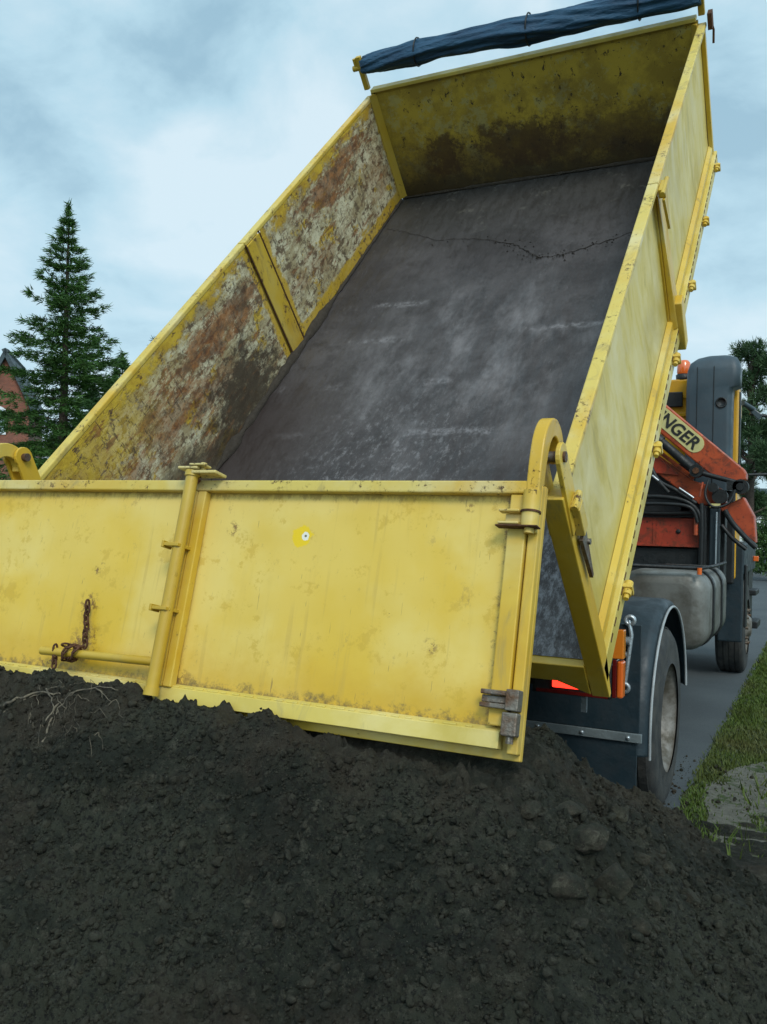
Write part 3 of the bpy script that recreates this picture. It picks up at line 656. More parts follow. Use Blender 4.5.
def dented(x0, x1, y0, y1, xp, seed, amp=.010):
    """sheet in the y-z plane at x=xp with shallow dents"""
    ny_, nz_ = int((x1-x0)/.035), int((y1-y0)/.035); r_ = []
    for j in range(nz_+1):
        for i in range(ny_+1):
            u, v = x0+(x1-x0)*i/ny_, y0+(y1-y0)*j/nz_; edge = min(1, min(i, ny_-i, j, nz_-j)/3)
            d = float(fbm(np.array([u]), np.array([v]), 2.1, 3, .5, seed)[0])*amp*edge; r_.append((xp+d, u, v))
    return r_, [(j*(ny_+1)+i, j*(ny_+1)+i+1, (j+1)*(ny_+1)+i+1, (j+1)*(ny_+1)+i) for j in range(nz_) for i in range(ny_)]
def side(sx):
    inner, outer = 1.2*sx, 1.214*sx
    r_, f_ = dented(.06, 2.24, .01, BH-.01, inner, 60, .006)
    w = MB(); w.add(r_, f_, True); r_, f_ = dented(2.46, BL-.03, .01, BH-.01, inner, 70, .006); w.add(r_, f_, True)
    s_ = w.build('side_wall', 'wall_in', truck, T=TB)
    if sx > 0: s_['label'] = 'smooth pale yellow outer side wall'
    else: s_['label'] = 'rust scoured side wall with soot marks'
    w = MB(); r_, f_ = dented(.06, 2.26, .04, BH-.03, outer, 80, .007); w.add(r_, f_, True)
    r_, f_ = dented(2.44, BL+.005, .04, BH-.03, outer, 90, .007); w.add(r_, f_, True); w.build('outer_skin', 'yellow_back', s_)
    # top rail, in two drop-side lengths
    a, c = sorted((1.197*sx, 1.25*sx))
    w = MB(); w.box(a, c, .02, 2.255, BH-.012, BH+.016); w.build('top_rail', 'yellow_edge', s_, .006)
    w = MB(); w.box(a, c, 2.262, BL+.03, BH-.012, BH+.016); w.build('top_rail', 'yellow_edge', s_, .006)
    a, c = sorted((1.216*sx, 1.240*sx)); w = MB(); w.prism([(a, -.02), (c, -.02), (c, .03 if sx > 0 else .05), (a, .05 if sx > 0 else .03)], .06, BL, 'y'); w.build('bottom_ledge', 'yellow', s_, .003)
    # lower flange with its row of welded staples
    a, c = sorted((1.205*sx, 1.262*sx)); w = MB(); w.box(a, c, -.02, BL+.02, -.115, -.022); fl = w.build('lower_beam', 'yellow_back', s_, .004)
    w = MB()
    for v in np.arange(.12, BL-.05, .082): a, c = sorted((1.2615*sx, 1.2645*sx)); w.box(a, c, v, v+.042, -.040, -.031)
    w.build('weld_seam', 'rust', s_)
    # hinge lugs under the drop sides
    for v in (.42, 1.32, 2.06, 2.80, 3.58, 4.36):
        w = MB(); w.tube([(1.278*sx, v-.035, -.06), (1.278*sx, v+.035, -.06)], .019, 12); a, c = sorted((1.24*sx, 1.30*sx)); w.box(a, c, v-.010, v+.010, -.09, -.035)
        w.tube([(1.278*sx, v-.055, -.06), (1.278*sx, v-.035, -.06)], .012, 10); w.build('hinge_lug', 'yellow', s_, .003)
    # centre pillar
    w = MB(); a, c = sorted(((1.188 if sx < 0 else 1.197)*sx, 1.226*sx)); w.box(a, c, 2.262, 2.428, -.02, BH-.013)
    pil = w.build('centre_pillar', 'yellow_worn' if sx < 0 else 'yellow', s_, .002)
    w = MB(); a = 1.227*sx; c = 1.262*sx
    w.add([(a, 2.27, BH-.06), (a, 2.42, BH-.06), (a+.012*sx, 2.27, BH-.06), (a+.012*sx, 2.42, BH-.06), (c, 2.29, -.02), (c, 2.40, -.02), (a, 2.27, -.02), (a, 2.42, -.02)],
          [(0, 1, 3, 2), (2, 3, 5, 4), (4, 5, 7, 6), (0, 6, 7, 1), (0, 2, 4, 6), (1, 7, 5, 3)])
    a, c = sorted((1.228*sx, 1.292*sx)); w.box(a, c, 2.30, 2.39, -.17, .13); w.build('pillar_shoe', 'yellow', s_, .01)
    for dz in (.0,):
        w = MB(); a, c = sorted((1.262*sx, 1.31*sx)); a, c = sorted((1.251*sx, 1.285*sx)); w.box(a, c, 2.22, 2.33, BH-.05, BH-.005); w.tube([(1.275*sx, 2.19, BH-.015), (1.275*sx, 2.36, BH-.015)], .012, 10)
        w.prism([(2.20, BH-.05), (2.30, BH-.05), (2.29, BH-.24), (2.27, BH-.24)], 1.268*sx, 1.282*sx, 'x'); w.build('latch', 'yellow_deep', s_, .003)
    w = MB()
    w.prism([(BL-.05, -.02), (BL+.0, -.02), (BL+.0, BH), (BL-.05, BH)], 1.216*sx, 1.245*sx, 'x'); w.build('front_flange', 'yellow', s_, .004)
    return s_
sr = side(1); sl_ = side(-1)
# seams on the inside of the centre pillar
for v in (2.254, 2.436):
    w = MB(); w.box(-1.197, -1.189, v-.0035, v+.0035, .01, BH); w.build('pillar_seam', 'rust', sl_)
# front wall with corner gussets
w = MB(); w.box(-1.2, 1.2, BL, BL+.03, -.05, BH+.04); fwll = w.build('front_wall', 'front_wall', truck, T=TB)
w = MB(); w.box(-1.19, 1.19, BL-.02, BL+.06, BH+.041, BH+.066); w.build('top_flange', 'yellow_back', fwll, .004)
for sx in (-1, 1):
    w = MB(); pl_ = [(1.198*sx, BL-.05), (1.198*sx, BL-.002), (1.155*sx, BL-.002)]; w.prism(pl_, .01, BH+.03, 'z'); w.build('corner_gusset', 'yellow_deep', fwll, .002)
for x in (-.8, 0, .8):
    w = MB(); w.box(x-.04, x+.04, BL+.031, BL+.10, -.05, BH); w.build('stiffener', 'yellow', fwll, .004)
# rear posts with eared tops
for sx in (-1, 1):
    w = MB(); def_ = [(-.025, -.20), (.0, -.20), (.085, .06), (.085, BH+.03), (-.025, BH+.06)]
    a, c = sorted((1.19*sx, 1.262*sx)); w.prism([(-.03, -.20), (-.004, -.20), (.055, .02), (.055, BH+.02), (-.03, BH+.05)], a, c, 'x')
    post = w.build('rear_post', 'yellow', truck, .004, T=TB)
    EV, EW = (.045, .985) if sx > 0 else (.105, .965)
    for xx in (1.194, 1.262):
        w = MB(); ear = [(-.03, BH-.05), (.09, BH-.05)] + [(.148+.045*cos(t)*1.0-.02, .938+.045*sin(t)) for t in np.linspace(-.6, pi+.5, 12)]
        ear = [(-.028, BH-.12), (.07, BH-.12)] + [(EV+.046*cos(t), EW+.046*sin(t)) for t in np.linspace(-.2, pi+.1, 12)]
        a, c = sorted(((xx-.008)*sx, (xx+.008)*sx)); w.prism(ear, a, c, 'x'); w.build('ear_plate', 'yellow', post, .003)
    w = MB(); w.tube([(1.165*sx, EV, EW), (1.278*sx, EV, EW)], .018, 14); w.build('pivot_pin', 'bare', post)
    # over-centre latch on the outside of the post
    w = MB(); a, c = sorted((1.264*sx, 1.296*sx)); w.box(a, c, .005, .06, .67, .79); w.box(a, c*1.0, .0, .075, .795, .81); w.tube([(1.285*sx, -.01, .81), (1.285*sx, .07, .81)], .012, 10)
    w.build('latch_box', 'yellow_edge', post, .004)
    w = MB(); w.prism([(.0, .655), (.06, .655), (.035, .45), (.018, .45)], 1.272*sx, 1.286*sx, 'x'); w.tube([(1.264*sx, .05, .60), (1.295*sx, .05, .60)], .011, 8); w.build('latch_tongue', 'bare', post, .002)
# rolled tarpaulin over the front wall
p = []; rads = []
for i in range(64):
    t = i/63; p.append((-1.20+2.43*t, BL+.02+.012*sin(t*9), 1.055-.012*sin(pi*t)+.012*sin(t*5+.5))); rads.append(.062+.022*min(1, t*6)+.016*t+.006*sin(t*15)+.004*sin(t*41))
w = MB(); n = 64; vs = []
for i, (pt, r) in enumerate(zip(p, rads)):
    for k in range(n):
        a = 2*pi*k/n; tw = a+.9*sin(i*.07)+i*.012
        fold = 1+.07*sin(2*tw+.3)+.07*sin(5*tw+1.3+.9*sin(i*.13))+.06*sin(9*tw-i*.11+1.4*sin(i*.23))+.035*sin(15*tw+i*.16+2*sin(i*.31))
        vs.append((pt[0]+.01*sin(5*a+i*.5), pt[1]+cos(a)*r*fold, pt[2]+sin(a)*r*fold*.92))
fs = [(i*n+k, i*n+(k+1) % n, (i+1)*n+(k+1) % n, (i+1)*n+k) for i in range(63) for k in range(n)]
fs += [tuple(range(n)), tuple(range(63*n+n-1, 63*n-1, -1))]
tp = w.add(vs, fs, True).build('rolled_tarpaulin', 'tarp', truck, T=TB)
for sx in (-1, 1):
    w = MB(); a, c = sorted((1.205*sx, 1.245*sx)); w.box(a, c, BL+.0, BL+.04, BH+.066, 1.13); w.tube([(1.17*sx, BL+.02, 1.05), (1.29*sx, BL+.02, 1.05)], .022, 10)
    w.tube([(1.26*sx, BL+.02, 1.05), (1.26*sx, BL+.02, 1.12)], .017, 8); w.build('roller_bracket', 'yellow_deep', tp, .004)
for xs in (-.75, .1, .85):
    w = MB(); t_ = (xs+1.2)/2.43; i_ = int(t_*63); c_ = p[i_]; r_ = rads[i_]*1.06
    w.tube([(xs+.01*sin(a), c_[1]+cos(a)*r_, c_[2]+sin(a)*r_*.95) for a in np.linspace(0, 2*pi, 25)], .006, 5, False); w.build('tie_cord', 'black', tp)
w = MB(); w.tube([(1.27, BL+.04, .86), (1.29, BL+.03, .78), (1.285, BL+.02, .70)], .008, 6); w.box(1.262, 1.29, BL-.03, BL+.05, .80, .90); w.build('strap_hook', 'rust', tp)

# ------------------------------------------------------------------ tailgate, swung out on its hooks
B_ = .2467; TG = Matrix.Translation((0, -.8016, 1.691)) @ Matrix.Rotation(-B_, 4, 'X')   # local: x, y toward the truck, z up the gate
w = MB(); nx_, nz_ = 90, 28; vs = []
for j in range(nz_+1):
    for i in range(nx_+1):
        u, v = -1.17+2.34*i/nx_, -.745+.72*j/nz_
        d = float(fbm(np.array([u*1.0]), np.array([v*1.6]), 1.7, 3, .5, 4)[0])*.007*min(1, min(i, nx_-i, j, nz_-j)/3)
        if .0 < u < .35: d += .006*sin(pi*(u/.35))*(1 if v < -.2 else .4)
        vs.append((u, .004+d, v))
gate = w.add(vs, [(j*(nx_+1)+i, j*(nx_+1)+i+1, (j+1)*(nx_+1)+i+1, (j+1)*(nx_+1)+i) for j in range(nz_) for i in range(nx_)], True).build('tailgate', 'gate_skin', truck, T=TG)
w = MB(); w.box(-1.25, 1.25, .022, .045, -.818, -.002); w.build('back_plate', 'yellow', gate, .003)
w = MB(); w.box(-1.215, 1.215, -.034, .020, -.040, .0); w.build('top_rail', 'yellow_edge', gate, .005)
w = MB(); w.add([(-1.19, -.022, -.742), (1.195, -.022, -.742), (1.195, -.026, -.790), (-1.19, -.026, -.790), (-1.19, .006, -.728), (1.195, .006, -.728), (1.195, .020, -.792), (-1.19, .020, -.792)],
     [(0, 1, 2, 3), (4, 5, 1, 0), (3, 2, 6, 7), (4, 0, 3, 7), (1, 5, 6, 2), (5, 4, 7, 6)]); w.build('bottom_rail', 'yellow_back', gate, .002)
w = MB(); x = -1.15
rr = random.Random(4)
while x < 1.12:
    l_ = rr.uniform(.02, .05); w.tube([(x, -.016, -.738), (x+l_, -.016, -.738)], .0038, 6); x += l_+rr.uniform(.012, .03)
w.build('weld_bead', 'yellow_back', gate)
for sx in (-1, 1):
    a, c = sorted((1.157*sx, 1.213*sx)); w = MB(); w.box(a, c, -.026, .019, -.727, -.041); w.build('end_rail', 'yellow', gate, .004)
    a, c = sorted((1.217*sx, 1.25*sx)); w = MB(); w.box(a, c, -.012, .020, -.80, -.010); w.build('edge_strip', 'yellow', gate, .004)
    # hinge hardware
    w = MB(); a, c = sorted((1.135*sx, 1.213*sx))
    for zz_ in (-.635, -.672): w.box(a, c, -.050, -.028, zz_-.007, zz_+.007)
    w.box(a, c, -.034, -.0275, -.664, -.643); w.box(*sorted((1.214*sx, 1.252*sx)), -.058, -.014, -.682, -.622); w.build('lower_hinge', 'bare', gate, .003)
    w = MB(); w.box(*sorted((1.206*sx, 1.252*sx)), -.054, -.014, -.752, -.686); w.tube([(1.23*sx, -.034, -.772), (1.23*sx, -.034, -.75)], .012, 8); w.build('lower_hinge_pin', 'bare', gate, .005)
    w = MB(); w.tube([(1.228*sx, -.038, -.145), (1.228*sx, -.038, -.035)], .027, 16); w.tube([(1.228*sx, -.038, -.165), (1.228*sx, -.038, -.146)], .015, 10)
    a, c = sorted((1.135*sx, 1.20*sx)); w.box(a, c, -.062, -.028, -.104, -.096); w.box(a, c, -.062, -.028, -.142, -.134); w.box(*sorted((1.15*sx, 1.20*sx)), -.034, -.0275, -.133, -.105)
    w.build('upper_hinge', 'yellow_edge', gate, .003)
    w = MB(); w.box(*sorted((1.13*sx, 1.26*sx)), -.066, -.027, -.150, -.145); w.tube([(1.228*sx, -.038, -.103), (1.228*sx, -.038, -.097)], .031, 16); w.build('hinge_washer', 'rust', gate, .002)
    # swan-neck hook arm from the gate up and over to the pivot pin
    ck = [(-.006, -.16), (-.012, -.02), (-.008, .07), (.006, .14), (.040, .190), (.088, .208), (.134, .195), (.165, .158), (.176, .120)]
    if sx < 0: ck = [(a_+.0+.06*max(0, b_), b_*.84 if b_ > 0 else b_) for a_, b_ in ck]
    cl = []
    for i in range(len(ck)-1):
        a_, b_, c_, d_ = [Vector(ck[min(max(k_, 0), len(ck)-1)]) for k_ in (i-1, i, i+1, i+2)]
        for t in (0, .2, .4, .6, .8): cl.append(tuple(.5*((2*b_)+(-a_+c_)*t+(2*a_-5*b_+4*c_-d_)*t*t+(-a_+3*b_-3*c_+d_)*t**3)))
    cl.append(ck[-1]); wd = [.021+.009*sin(pi*i/len(cl)) for i in range(len(cl))]
    lf, rg = [], []
    for i, (yy, zz_) in enumerate(cl):
        a_ = Vector(cl[max(i-1, 0)]); c_ = Vector(cl[min(i+1, len(cl)-1)]); d = (c_-a_).normalized(); nn_ = Vector((-d.y, d.x))
        lf.append(tuple(Vector((yy, zz_))+nn_*wd[i])); rg.append(tuple(Vector((yy, zz_))-nn_*wd[i]))
    vs = []; m = len(cl); x0, x1 = (1.205*sx, 1.247*sx)
    for i in range(m): vs += [(x0, *lf[i]), (x0, *rg[i]), (x1, *rg[i]), (x1, *lf[i])]
    fs = [(i*4+k, i*4+(k+1) % 4, i*4+4+(k+1) % 4, i*4+4+k) for i in range(m-1) for k in range(4)] + [(0, 1, 2, 3), (4*m-1, 4*m-2, 4*m-3, 4*m-4)]
    hk = MB().add(vs, fs).build('hook_arm', 'yellow_edge', gate)
    mo = hk.modifiers.new('b', 'BEVEL'); mo.width = .006; mo.segments = 2; mo.limit_method = 'ANGLE'; mo.angle_limit = radians(50)
# double upright and locking rod at mid-width
w = MB(); w.box(-.052, -.026, -.034, .0, -.742, -.041); w.box(-.024, .012, -.032, .0, -.742, -.041); w.build('middle_upright', 'yellow', gate, .004)
w = MB(); w.tube([(-.028, -.075, -.765), (-.028, -.075, .025)], .0225, 18); w.tube([(-.028, -.075, -.778), (-.028, -.075, -.75)], .027, 18); w.tube([(-.028, -.075, .0), (-.028, -.075, .02)], .028, 18)
rod = w.build('locking_rod', 'yellow_deep', gate)
for zz_ in (-.256, -.482):
    w = MB(); w.box(-.078, -.010, -.105, -.030, zz_-.006, zz_+.006); w.box(-.082, -.072, -.108, -.06, zz_-.012, zz_+.012); w.build('rod_clamp', 'yellow_deep', gate, .002)
w = MB(); w.box(-.078, .01, -.105, -.035, .022, .032); w.box(-.02, .09, -.10, -.03, .006, .018); w.box(-.025, .04, -.11, -.06, .033, .041)
w.tube([(.01, -.07, .022), (.01, -.07, .052)], .012, 8); w.tube([(.0, -.08, .02), (.0, -.08, .045)], .010, 8); w.build('rod_lever', 'yellow_edge', gate, .004)
w = MB(); w.tube([(-.035, -.075, -.01), (-.015, -.06, -.02), (-.01, -.055, -.005)], .008, 6); w.box(-.055, -.005, -.075, -.055, .0, .012); w.build('rusty_catch', 'rust', gate)
w = MB(); w.tube([(-.595, -.055, -.672), (-.055, -.055, -.664)], .0155, 14); w.build('handle_bar', 'yellow_deep', gate)
# chain: links hanging down to the bar and wrapped round it
def link(w, c, d, up_, r=.0042, L=.017, W_=.009):
    d = Vector(d).normalized(); u = Vector(up_).normalized(); u = (u-d*u.dot(d)).normalized(); pts = []
    for k in range(13):
        a = 2*pi*k/12; pts.append(Vector(c)+d*(L*cos(a))+u*(W_*sin(a)))
    w.tube(pts, r, 5, False)
w = MB()
for i in range(8): link(w, (-.455+.004*i+.003*sin(i*2), -.018, -.482-.021*i), (.12, 0, -1), (1, 0, 0) if i % 2 else (0, 1, .2))
for i in range(16):
    a = i*.82; link(w, (-.48+.0045*i+.01*sin(i), -.055+.024*sin(a), -.668+.026*cos(a)), (.4, cos(a), -sin(a)), (1, sin(a), 0) if i % 2 else (1, 0, .6))
for i in range(4): link(w, (-.525+.004*i, -.06, -.66-.019*i), (.1, 0, -1), (1, 0, 0) if i % 2 else (0, 1, .2))
w.build('chain', 'rust', gate)

# ------------------------------------------------------------------ chassis
w = MB()
for x in (-.42, .35): w.box(x, x+.07, .55, 8.4, .72, .98)
for y in (.6, 2.4, 3.4, 4.6, 5.6, 7.6): w.box(-.35, .35, y, y+.1, .74, .95)
fr = w.build('chassis_frame', 'black', truck, .006)
w = MB(); w.box(-.30, .30, 5.9, 7.5, .62, 1.25); w.box(-.55, -.4, 3.2, 4.4, .6, 1.0); w.box(.44, .62, 2.55, 3.5, .68, 1.05); w.build('gearbox', 'black', fr, .05)
for y in (1.79, 7.10):
    w = MB(); w.tube([(-.95, y, .5), (.95, y, .5)], .07, 14); w.lathe([(-.2, .02), (-.18, .14), (0, .2), (.18, .14), (.2, .02)], (0, y, .5), n=20); w.build('axle', 'black', fr)
w = MB(); w.tube([(0, 4.45, .95), (0, 3.55, 3.1)], .11, 18); w.tube([(0, 3.9, 2.25), (0, 3.3, 3.75)], .085, 18); w.tube([(-.4, 4.45, .9), (.4, 4.45, .9)], .05, 12)
w.build('hoist_cylinder', 'black', truck)
w = MB()
for x in (-.42, .42): w.box(x-.04, x+.04, .1, 1.0, .90, 1.03)
w.tube([(-.55, .18, .97), (.55, .18, .97)], .05, 12); w.build('tipping_hinge', 'black', truck)
# wheels
def wheel(x_out, y, s, dual, steer=False):
    """x_out outer face, s=+1 right side"""
    R = .5
    def tyre(xo, wdt):
        pr = [(0, .30), (.012, .335), (.004, .40), (.010, .455), (.030, .488), (.055, .497)]
        q = [(-s*a, r) for a, r in pr]; q += [(-s*(wdt-a), r) for a, r in reversed(pr)]
        t_ = MB().lathe(q, (xo, y, R), n=64); 
        # tread ribs and grooves
        for k in range(4):
            c = .065+k*(wdt-.13)/3; t_.lathe([(-s*(c-.022), .4975), (-s*(c-.022), .5035), (-s*(c+.022), .5035), (-s*(c+.022), .4975)], (xo, y, R), n=64, smooth=False)
        return t_
    wd_ = .30; rim = MB()
    if steer: prof = [(.0, .315), (-.02, .30), (-.06, .27), (-.05, .235), (-.015, .20), (-.0, .13), (.02, .12), (.05, .09), (.055, 0.001)]
    else: prof = [(.0, .318), (-.012, .305), (-.035, .285), (-.09, .275), (-.155, .255), (-.165, .22), (-.16, .13), (-.09, .105), (-.05, .09), (-.045, .07), (-.044, 0.001)]
    rim.lathe([(s*a-s*.012, r) for a, r in prof], (x_out, y, R), n=48)
    ri = rim.build('wheel', 'rim', truck, .0)
    tyre(x_out, wd_).build('tyre', 'rubber', ri)
    if dual:
        tyre(x_out-s*.34, wd_).build('tyre', 'rubber', ri)
        MB().lathe([(-s*.15, .27), (-s*.64, .27), (-s*.64, .12)], (x_out, y, R), n=36).build('inner_rim', 'black', ri)
    h = MB(); xr = x_out + s*(-.012-(.155 if not steer else .0))
    for k in range(10):
        a = 2*pi*k/10; c = (xr, y+.185*cos(a), R+.185*sin(a)); h.tube([(c[0]-s*.01, c[1], c[2]), (c[0]+s*.035, c[1], c[2])], .015, 6, smooth=False)
    h.build('wheel_nuts', 'bare', ri); return ri
wheel(1.24, 1.79, 1, True); wheel(-1.24, 1.79, -1, True); wheel(1.24, 7.10, 1, False, True); wheel(-1.24, 7.10, -1, False, True)
# rear mudguards
def guard(sx):
    c = (1.79, .5); Rr = .665
    ang = np.linspace(radians(186), radians(8), 30); P = []
    for t in ang: P.append((c[0]+Rr*cos(t), c[1]+Rr*sin(t)))
    P = [(c[0]-Rr, .42)] + P
    # slightly squared shoulders
    x0, x1 = .60*sx, 1.235*sx; vs = []; n = len(P); cs = [(.0, -.02), (.02, .0), (.58, .0), (.615, -.012), (.635, -.045)]
    for (yy, zz_) in P:
        d = Vector((yy-c[0], max(zz_-c[1], 0))); d = d.normalized() if d.length > 0 else Vector((-1, 0))
        for a, o in cs: vs.append(((.60+a)*sx, yy+d.x*o, zz_+d.y*o))
    m = len(cs); fs = [(i*m+k, i*m+k+1, (i+1)*m+k+1, (i+1)*m+k) for i in range(n-1) for k in range(m-1)]
    o = MB().add(vs, fs, True).build('rear_mudguard', 'teal_paint', truck); so_ = o.modifiers.new('s', 'SOLIDIFY'); so_.thickness = .006
    tr = [(1.238*sx, c[0]+(Rr-.045)*cos(t), c[1]+(Rr-.045)*sin(t)) for t in ang]; tr = [(1.238*sx, tr[0][1], .40)] + tr
    MB().tube(tr, .0075, 6).build('edge_trim', 'trim_pale', o)
    # stay bracket with its clamps
    w = MB(); yb = 1.085
    w.tube([(1.14*sx, yb, 1.10), (1.155*sx, yb-.01, 1.03), (1.125*sx, yb, .78)], .011, 8)
    for zz_, xx in ((1.10, 1.145), (.765, 1.125)): w.lathe([(-.012, .012), (-.012, .03), (.012, .03), (.012, .012)], (xx*sx, yb, zz_), (0, 1, 0), 16, closed=True)
    w.tube([(1.02*sx, yb-.01, 1.00), (1.15*sx, yb-.01, 1.00)], .012, 8); w.tube([(1.11*sx, yb-.015, 1.0), (1.15*sx, yb-.015, 1.0)], .022, 10); w.tube([(1.12*sx, yb, .93), (1.15*sx, yb, .93)], .016, 8)
    w.build('stay_bracket', 'zinc', o)
    w = MB(); w.box(*sorted((.72*sx, .86*sx)), 1.55, 1.62, 1.165, 1.185); w.box(*sorted((.62*sx, .99*sx)), 1.60, 1.75, 1.168, 1.19); w.build('step_plate', 'black', o)
    return o
guard(1); guard(-1)
w = MB(); w.box(-1.20, 1.20, 1.088, 1.100, .545, 1.08); mf = w.build('rear_valance', 'teal_paint', truck, .003)
w = MB(); w.box(-1.215, 1.215, 1.070, 1.087, .500, .545); w.build('metal_strip', 'alu_strip', mf, .003)
w = MB(); w.box(-1.19, 1.19, 1.088, 1.102, .20, .499); w.build('mud_flap', 'teal_paint', mf, .003)
w = MB()
for x in np.arange(-1.15, 1.2, .23): w.lathe([(0, .011), (-.008, .009), (-.010, .001)], (x, 1.0695, .522), (0, 1, 0), 10)
w.build('bolts', 'zinc', mf)
w = MB(); w.box(1.005, 1.03, .70, .715, .70, .78); w.build('reflector_tab', 'zinc', mf)
# lamp bar
w = MB(); w.box(-1.21, 1.14, .625, .70, .82, .90); w.box(-.5, -.4, .6, 1.1, .80, .95); w.box(.4, .5, .6, 1.1, .80, .95); lb = w.build('lamp_bar', 'black', truck, .004)
for sx in (1, -1):
    w = MB(); w.box(*sorted((.80*sx, 1.165*sx)), .60, .66, .79, .945); cl_ = w.build('tail_lamp', 'black', truck, .01)
    w = MB(); w.box(*sorted((.82*sx, 1.15*sx)), .594, .599, .795, .81); w.build('reflector_strip', 'redlens', cl_)
    w = MB(); w.box(*sorted((.895*sx, 1.03*sx)), .590, .5995, .822, .925); w.build('lit_lens', 'lit', cl_, .008)
    w = MB(); w.box(*sorted((1.166*sx, 1.185*sx)), .60, .66, .80, .97); w.build('red_lens', 'redlens', cl_, .003)
    w = MB(); w.box(*sorted((1.186*sx, 1.213*sx)), .60, .66, .80, .965); w.build('orange_lens', 'orange', cl_, .008)
    w = MB(); w.box(*sorted((1.150*sx, 1.213*sx)), .60, .65, .975, 1.105); w.build('amber_lens', 'amber', cl_, .004)
# fuel tank with rounded section
def rrect(x0, x1, z0, z1, r, n=6):
    P = []
    for cx_, cz_, a0 in ((x1-r, z1-r, 0), (x0+r, z1-r, pi/2), (x0+r, z0+r, pi), (x1-r, z0+r, 3*pi/2)):
        P += [(cx_+r*cos(a0+pi/2*k/n), cz_+r*sin(a0+pi/2*k/n)) for k in range(n+1)]
    return P
def rings(spec, name, mat, parent, cap=True):
    """spec: list of (y, x0,x1,z0,z1,r)"""
    vs = []; m = None
    for y, *q_ in spec:
        P = rrect(*q_); m = len(P); vs += [(a, y, b_) for a, b_ in P]
    fs = [(i*m+k, i*m+(k+1) % m, (i+1)*m+(k+1) % m, (i+1)*m+k) for i in range(len(spec)-1) for k in range(m)]
    w = MB(); w.add(vs, fs, True)
    w.add(vs[:m], [tuple(range(m))], True); w.add(vs[-m:], [tuple(range(m-1, -1, -1))], True)
    return w.build(name, mat, parent)
tk = rings([(3.62, .66, 1.10, .76, 1.14, .10), (3.625, .62, 1.14, .70, 1.19, .12), (3.65, .575, 1.19, .655, 1.22, .14), (3.70, .555, 1.215, .635, 1.235, .15), (5.0, .555, 1.215, .635, 1.235, .15), (5.08, .62, 1.14, .70, 1.19, .12)], 'fuel_tank', 'alu', truck)
for y in (3.95, 4.55): rings([(y, .545, 1.228, .625, 1.246, .155), (y+.09, .545, 1.228, .625, 1.246, .155)], 'tank_strap', 'black', tk)
w = MB(); w.tube([(.5, 3.55, 1.27), (1.17, 3.6, 1.265), (1.20, 4.2, 1.265), (1.20, 5.0, 1.265)], .014, 8); w.build('tank_rail', 'black', tk)
w = MB(); w.tube([(1.16, 3.58, 1.22), (1.16, 3.58, 1.27)], .018, 10); w.build('filler_marker', 'orange', tk)

# ------------------------------------------------------------------ crane folded across the frame behind the cab
cr_ = MB().box(-.75, .93, 5.42, 5.66, 1.385, 1.66).build('crane', 'red_dark', truck, .008)
w = MB(); w.box(.50, .52, 5.412, 5.42, 1.387, 1.658); w.box(-.75, .93, 5.405, 5.42, 1.385, 1.40); w.build('base_rib', 'red_dark', cr_)
w = MB(); w.lathe([(0, .022), (-.008, .022), (-.008, .002)], (.735, 5.42, 1.53), (0, 1, 0), 14); w.build('bolt', 'black', cr_)
w = MB(); w.prism([(-.3, 3.54), (1.295, 2.135), (1.32, 2.09), (1.32, 2.03), (1.24, 2.012), (1.06, 2.035), (-.42, 3.30)], 5.50, 5.72, 'y')
bo = w.build('boom', 'red', cr_, .012)
w = MB(); w.prism([(-.1, 2.72), (.42, 2.34), (.85, 2.02), (1.10, 1.95), (1.15, 1.80), (.915, 1.785), (.80, 1.87), (.47, 2.12), (-.1, 2.5)], 5.56, 5.70, 'y'); w.build('lower_boom', 'red', cr_, .01)
w = MB(); w.prism([(-.1, 2.50), (.40, 2.36), (.72, 2.07), (.47, 2.10), (-.1, 2.42)], 5.54, 5.558, 'y'); w.build('link_plate', 'red_dark', cr_, .004)
w = MB(); w.prism([(1.09, 1.76), (1.30, 1.87), (1.395, 1.69), (1.415, 1.44), (1.24, 1.56)], 5.52, 5.74, 'y'); w.build('stabiliser_wing', 'red', cr_, .01)
w = MB(); w.tube([(.10, 2.80), (.84, 2.125)] and [(.0, 5.46, 2.86), (.55, 5.46, 2.39)], .062, 14); w.tube([(.55, 5.46, 2.40), (.86, 5.46, 2.12)], .042, 14)
w.lathe([(-.05, .001), (-.05, .062), (.07, .062), (.07, .001)], (.885, 5.45, 2.11), (0, 1, 0), 20, False); w.lathe([(-.05, .001), (-.05, .045), (.05, .045), (.05, .001)], (1.04, 5.44, 1.95), (0, 1, 0), 20, False)
w.tube([(.93, 5.45, 2.09), (1.28, 5.45, 1.99)], .024, 10)
w.build('boom_cylinder', 'black', cr_)
w = MB(); w.lathe([(-.06, .001), (-.06, .07), (.06, .07), (.06, .001)], (1.28, 5.46, 1.96), (0, 1, 0), 22, False); w.lathe([(-.09, .001), (-.09, .035), (-.06, .035)], (1.28, 5.46, 1.96), (0, 1, 0), 16, False)
w.box(1.16, 1.30, 5.40, 5.50, 1.93, 2.01); w.lathe([(-.06, .001), (-.06, .07), (.02, .07), (.02, .001)], (1.10, 5.48, 1.87), (0, 1, 0), 22, False); w.build('pivot_drum', 'black', cr_)
w = MB(); w.lathe([(-.084, .001), (-.084, .03), (-.07, .03)], (.885, 5.465, 2.11), (0, 1, 0), 14, False); w.build('pivot_cap', 'rust', cr_)
w = MB(); w.box(1.02, 1.11, 5.38, 5.46, .95, 1.76); w.build('column_leg', 'teal_paint', cr_, .01)
w = MB(); w.box(1.02, 1.11, 5.37, 5.40, 1.765, 1.80); w.build('cream_plate', 'decal', cr_)
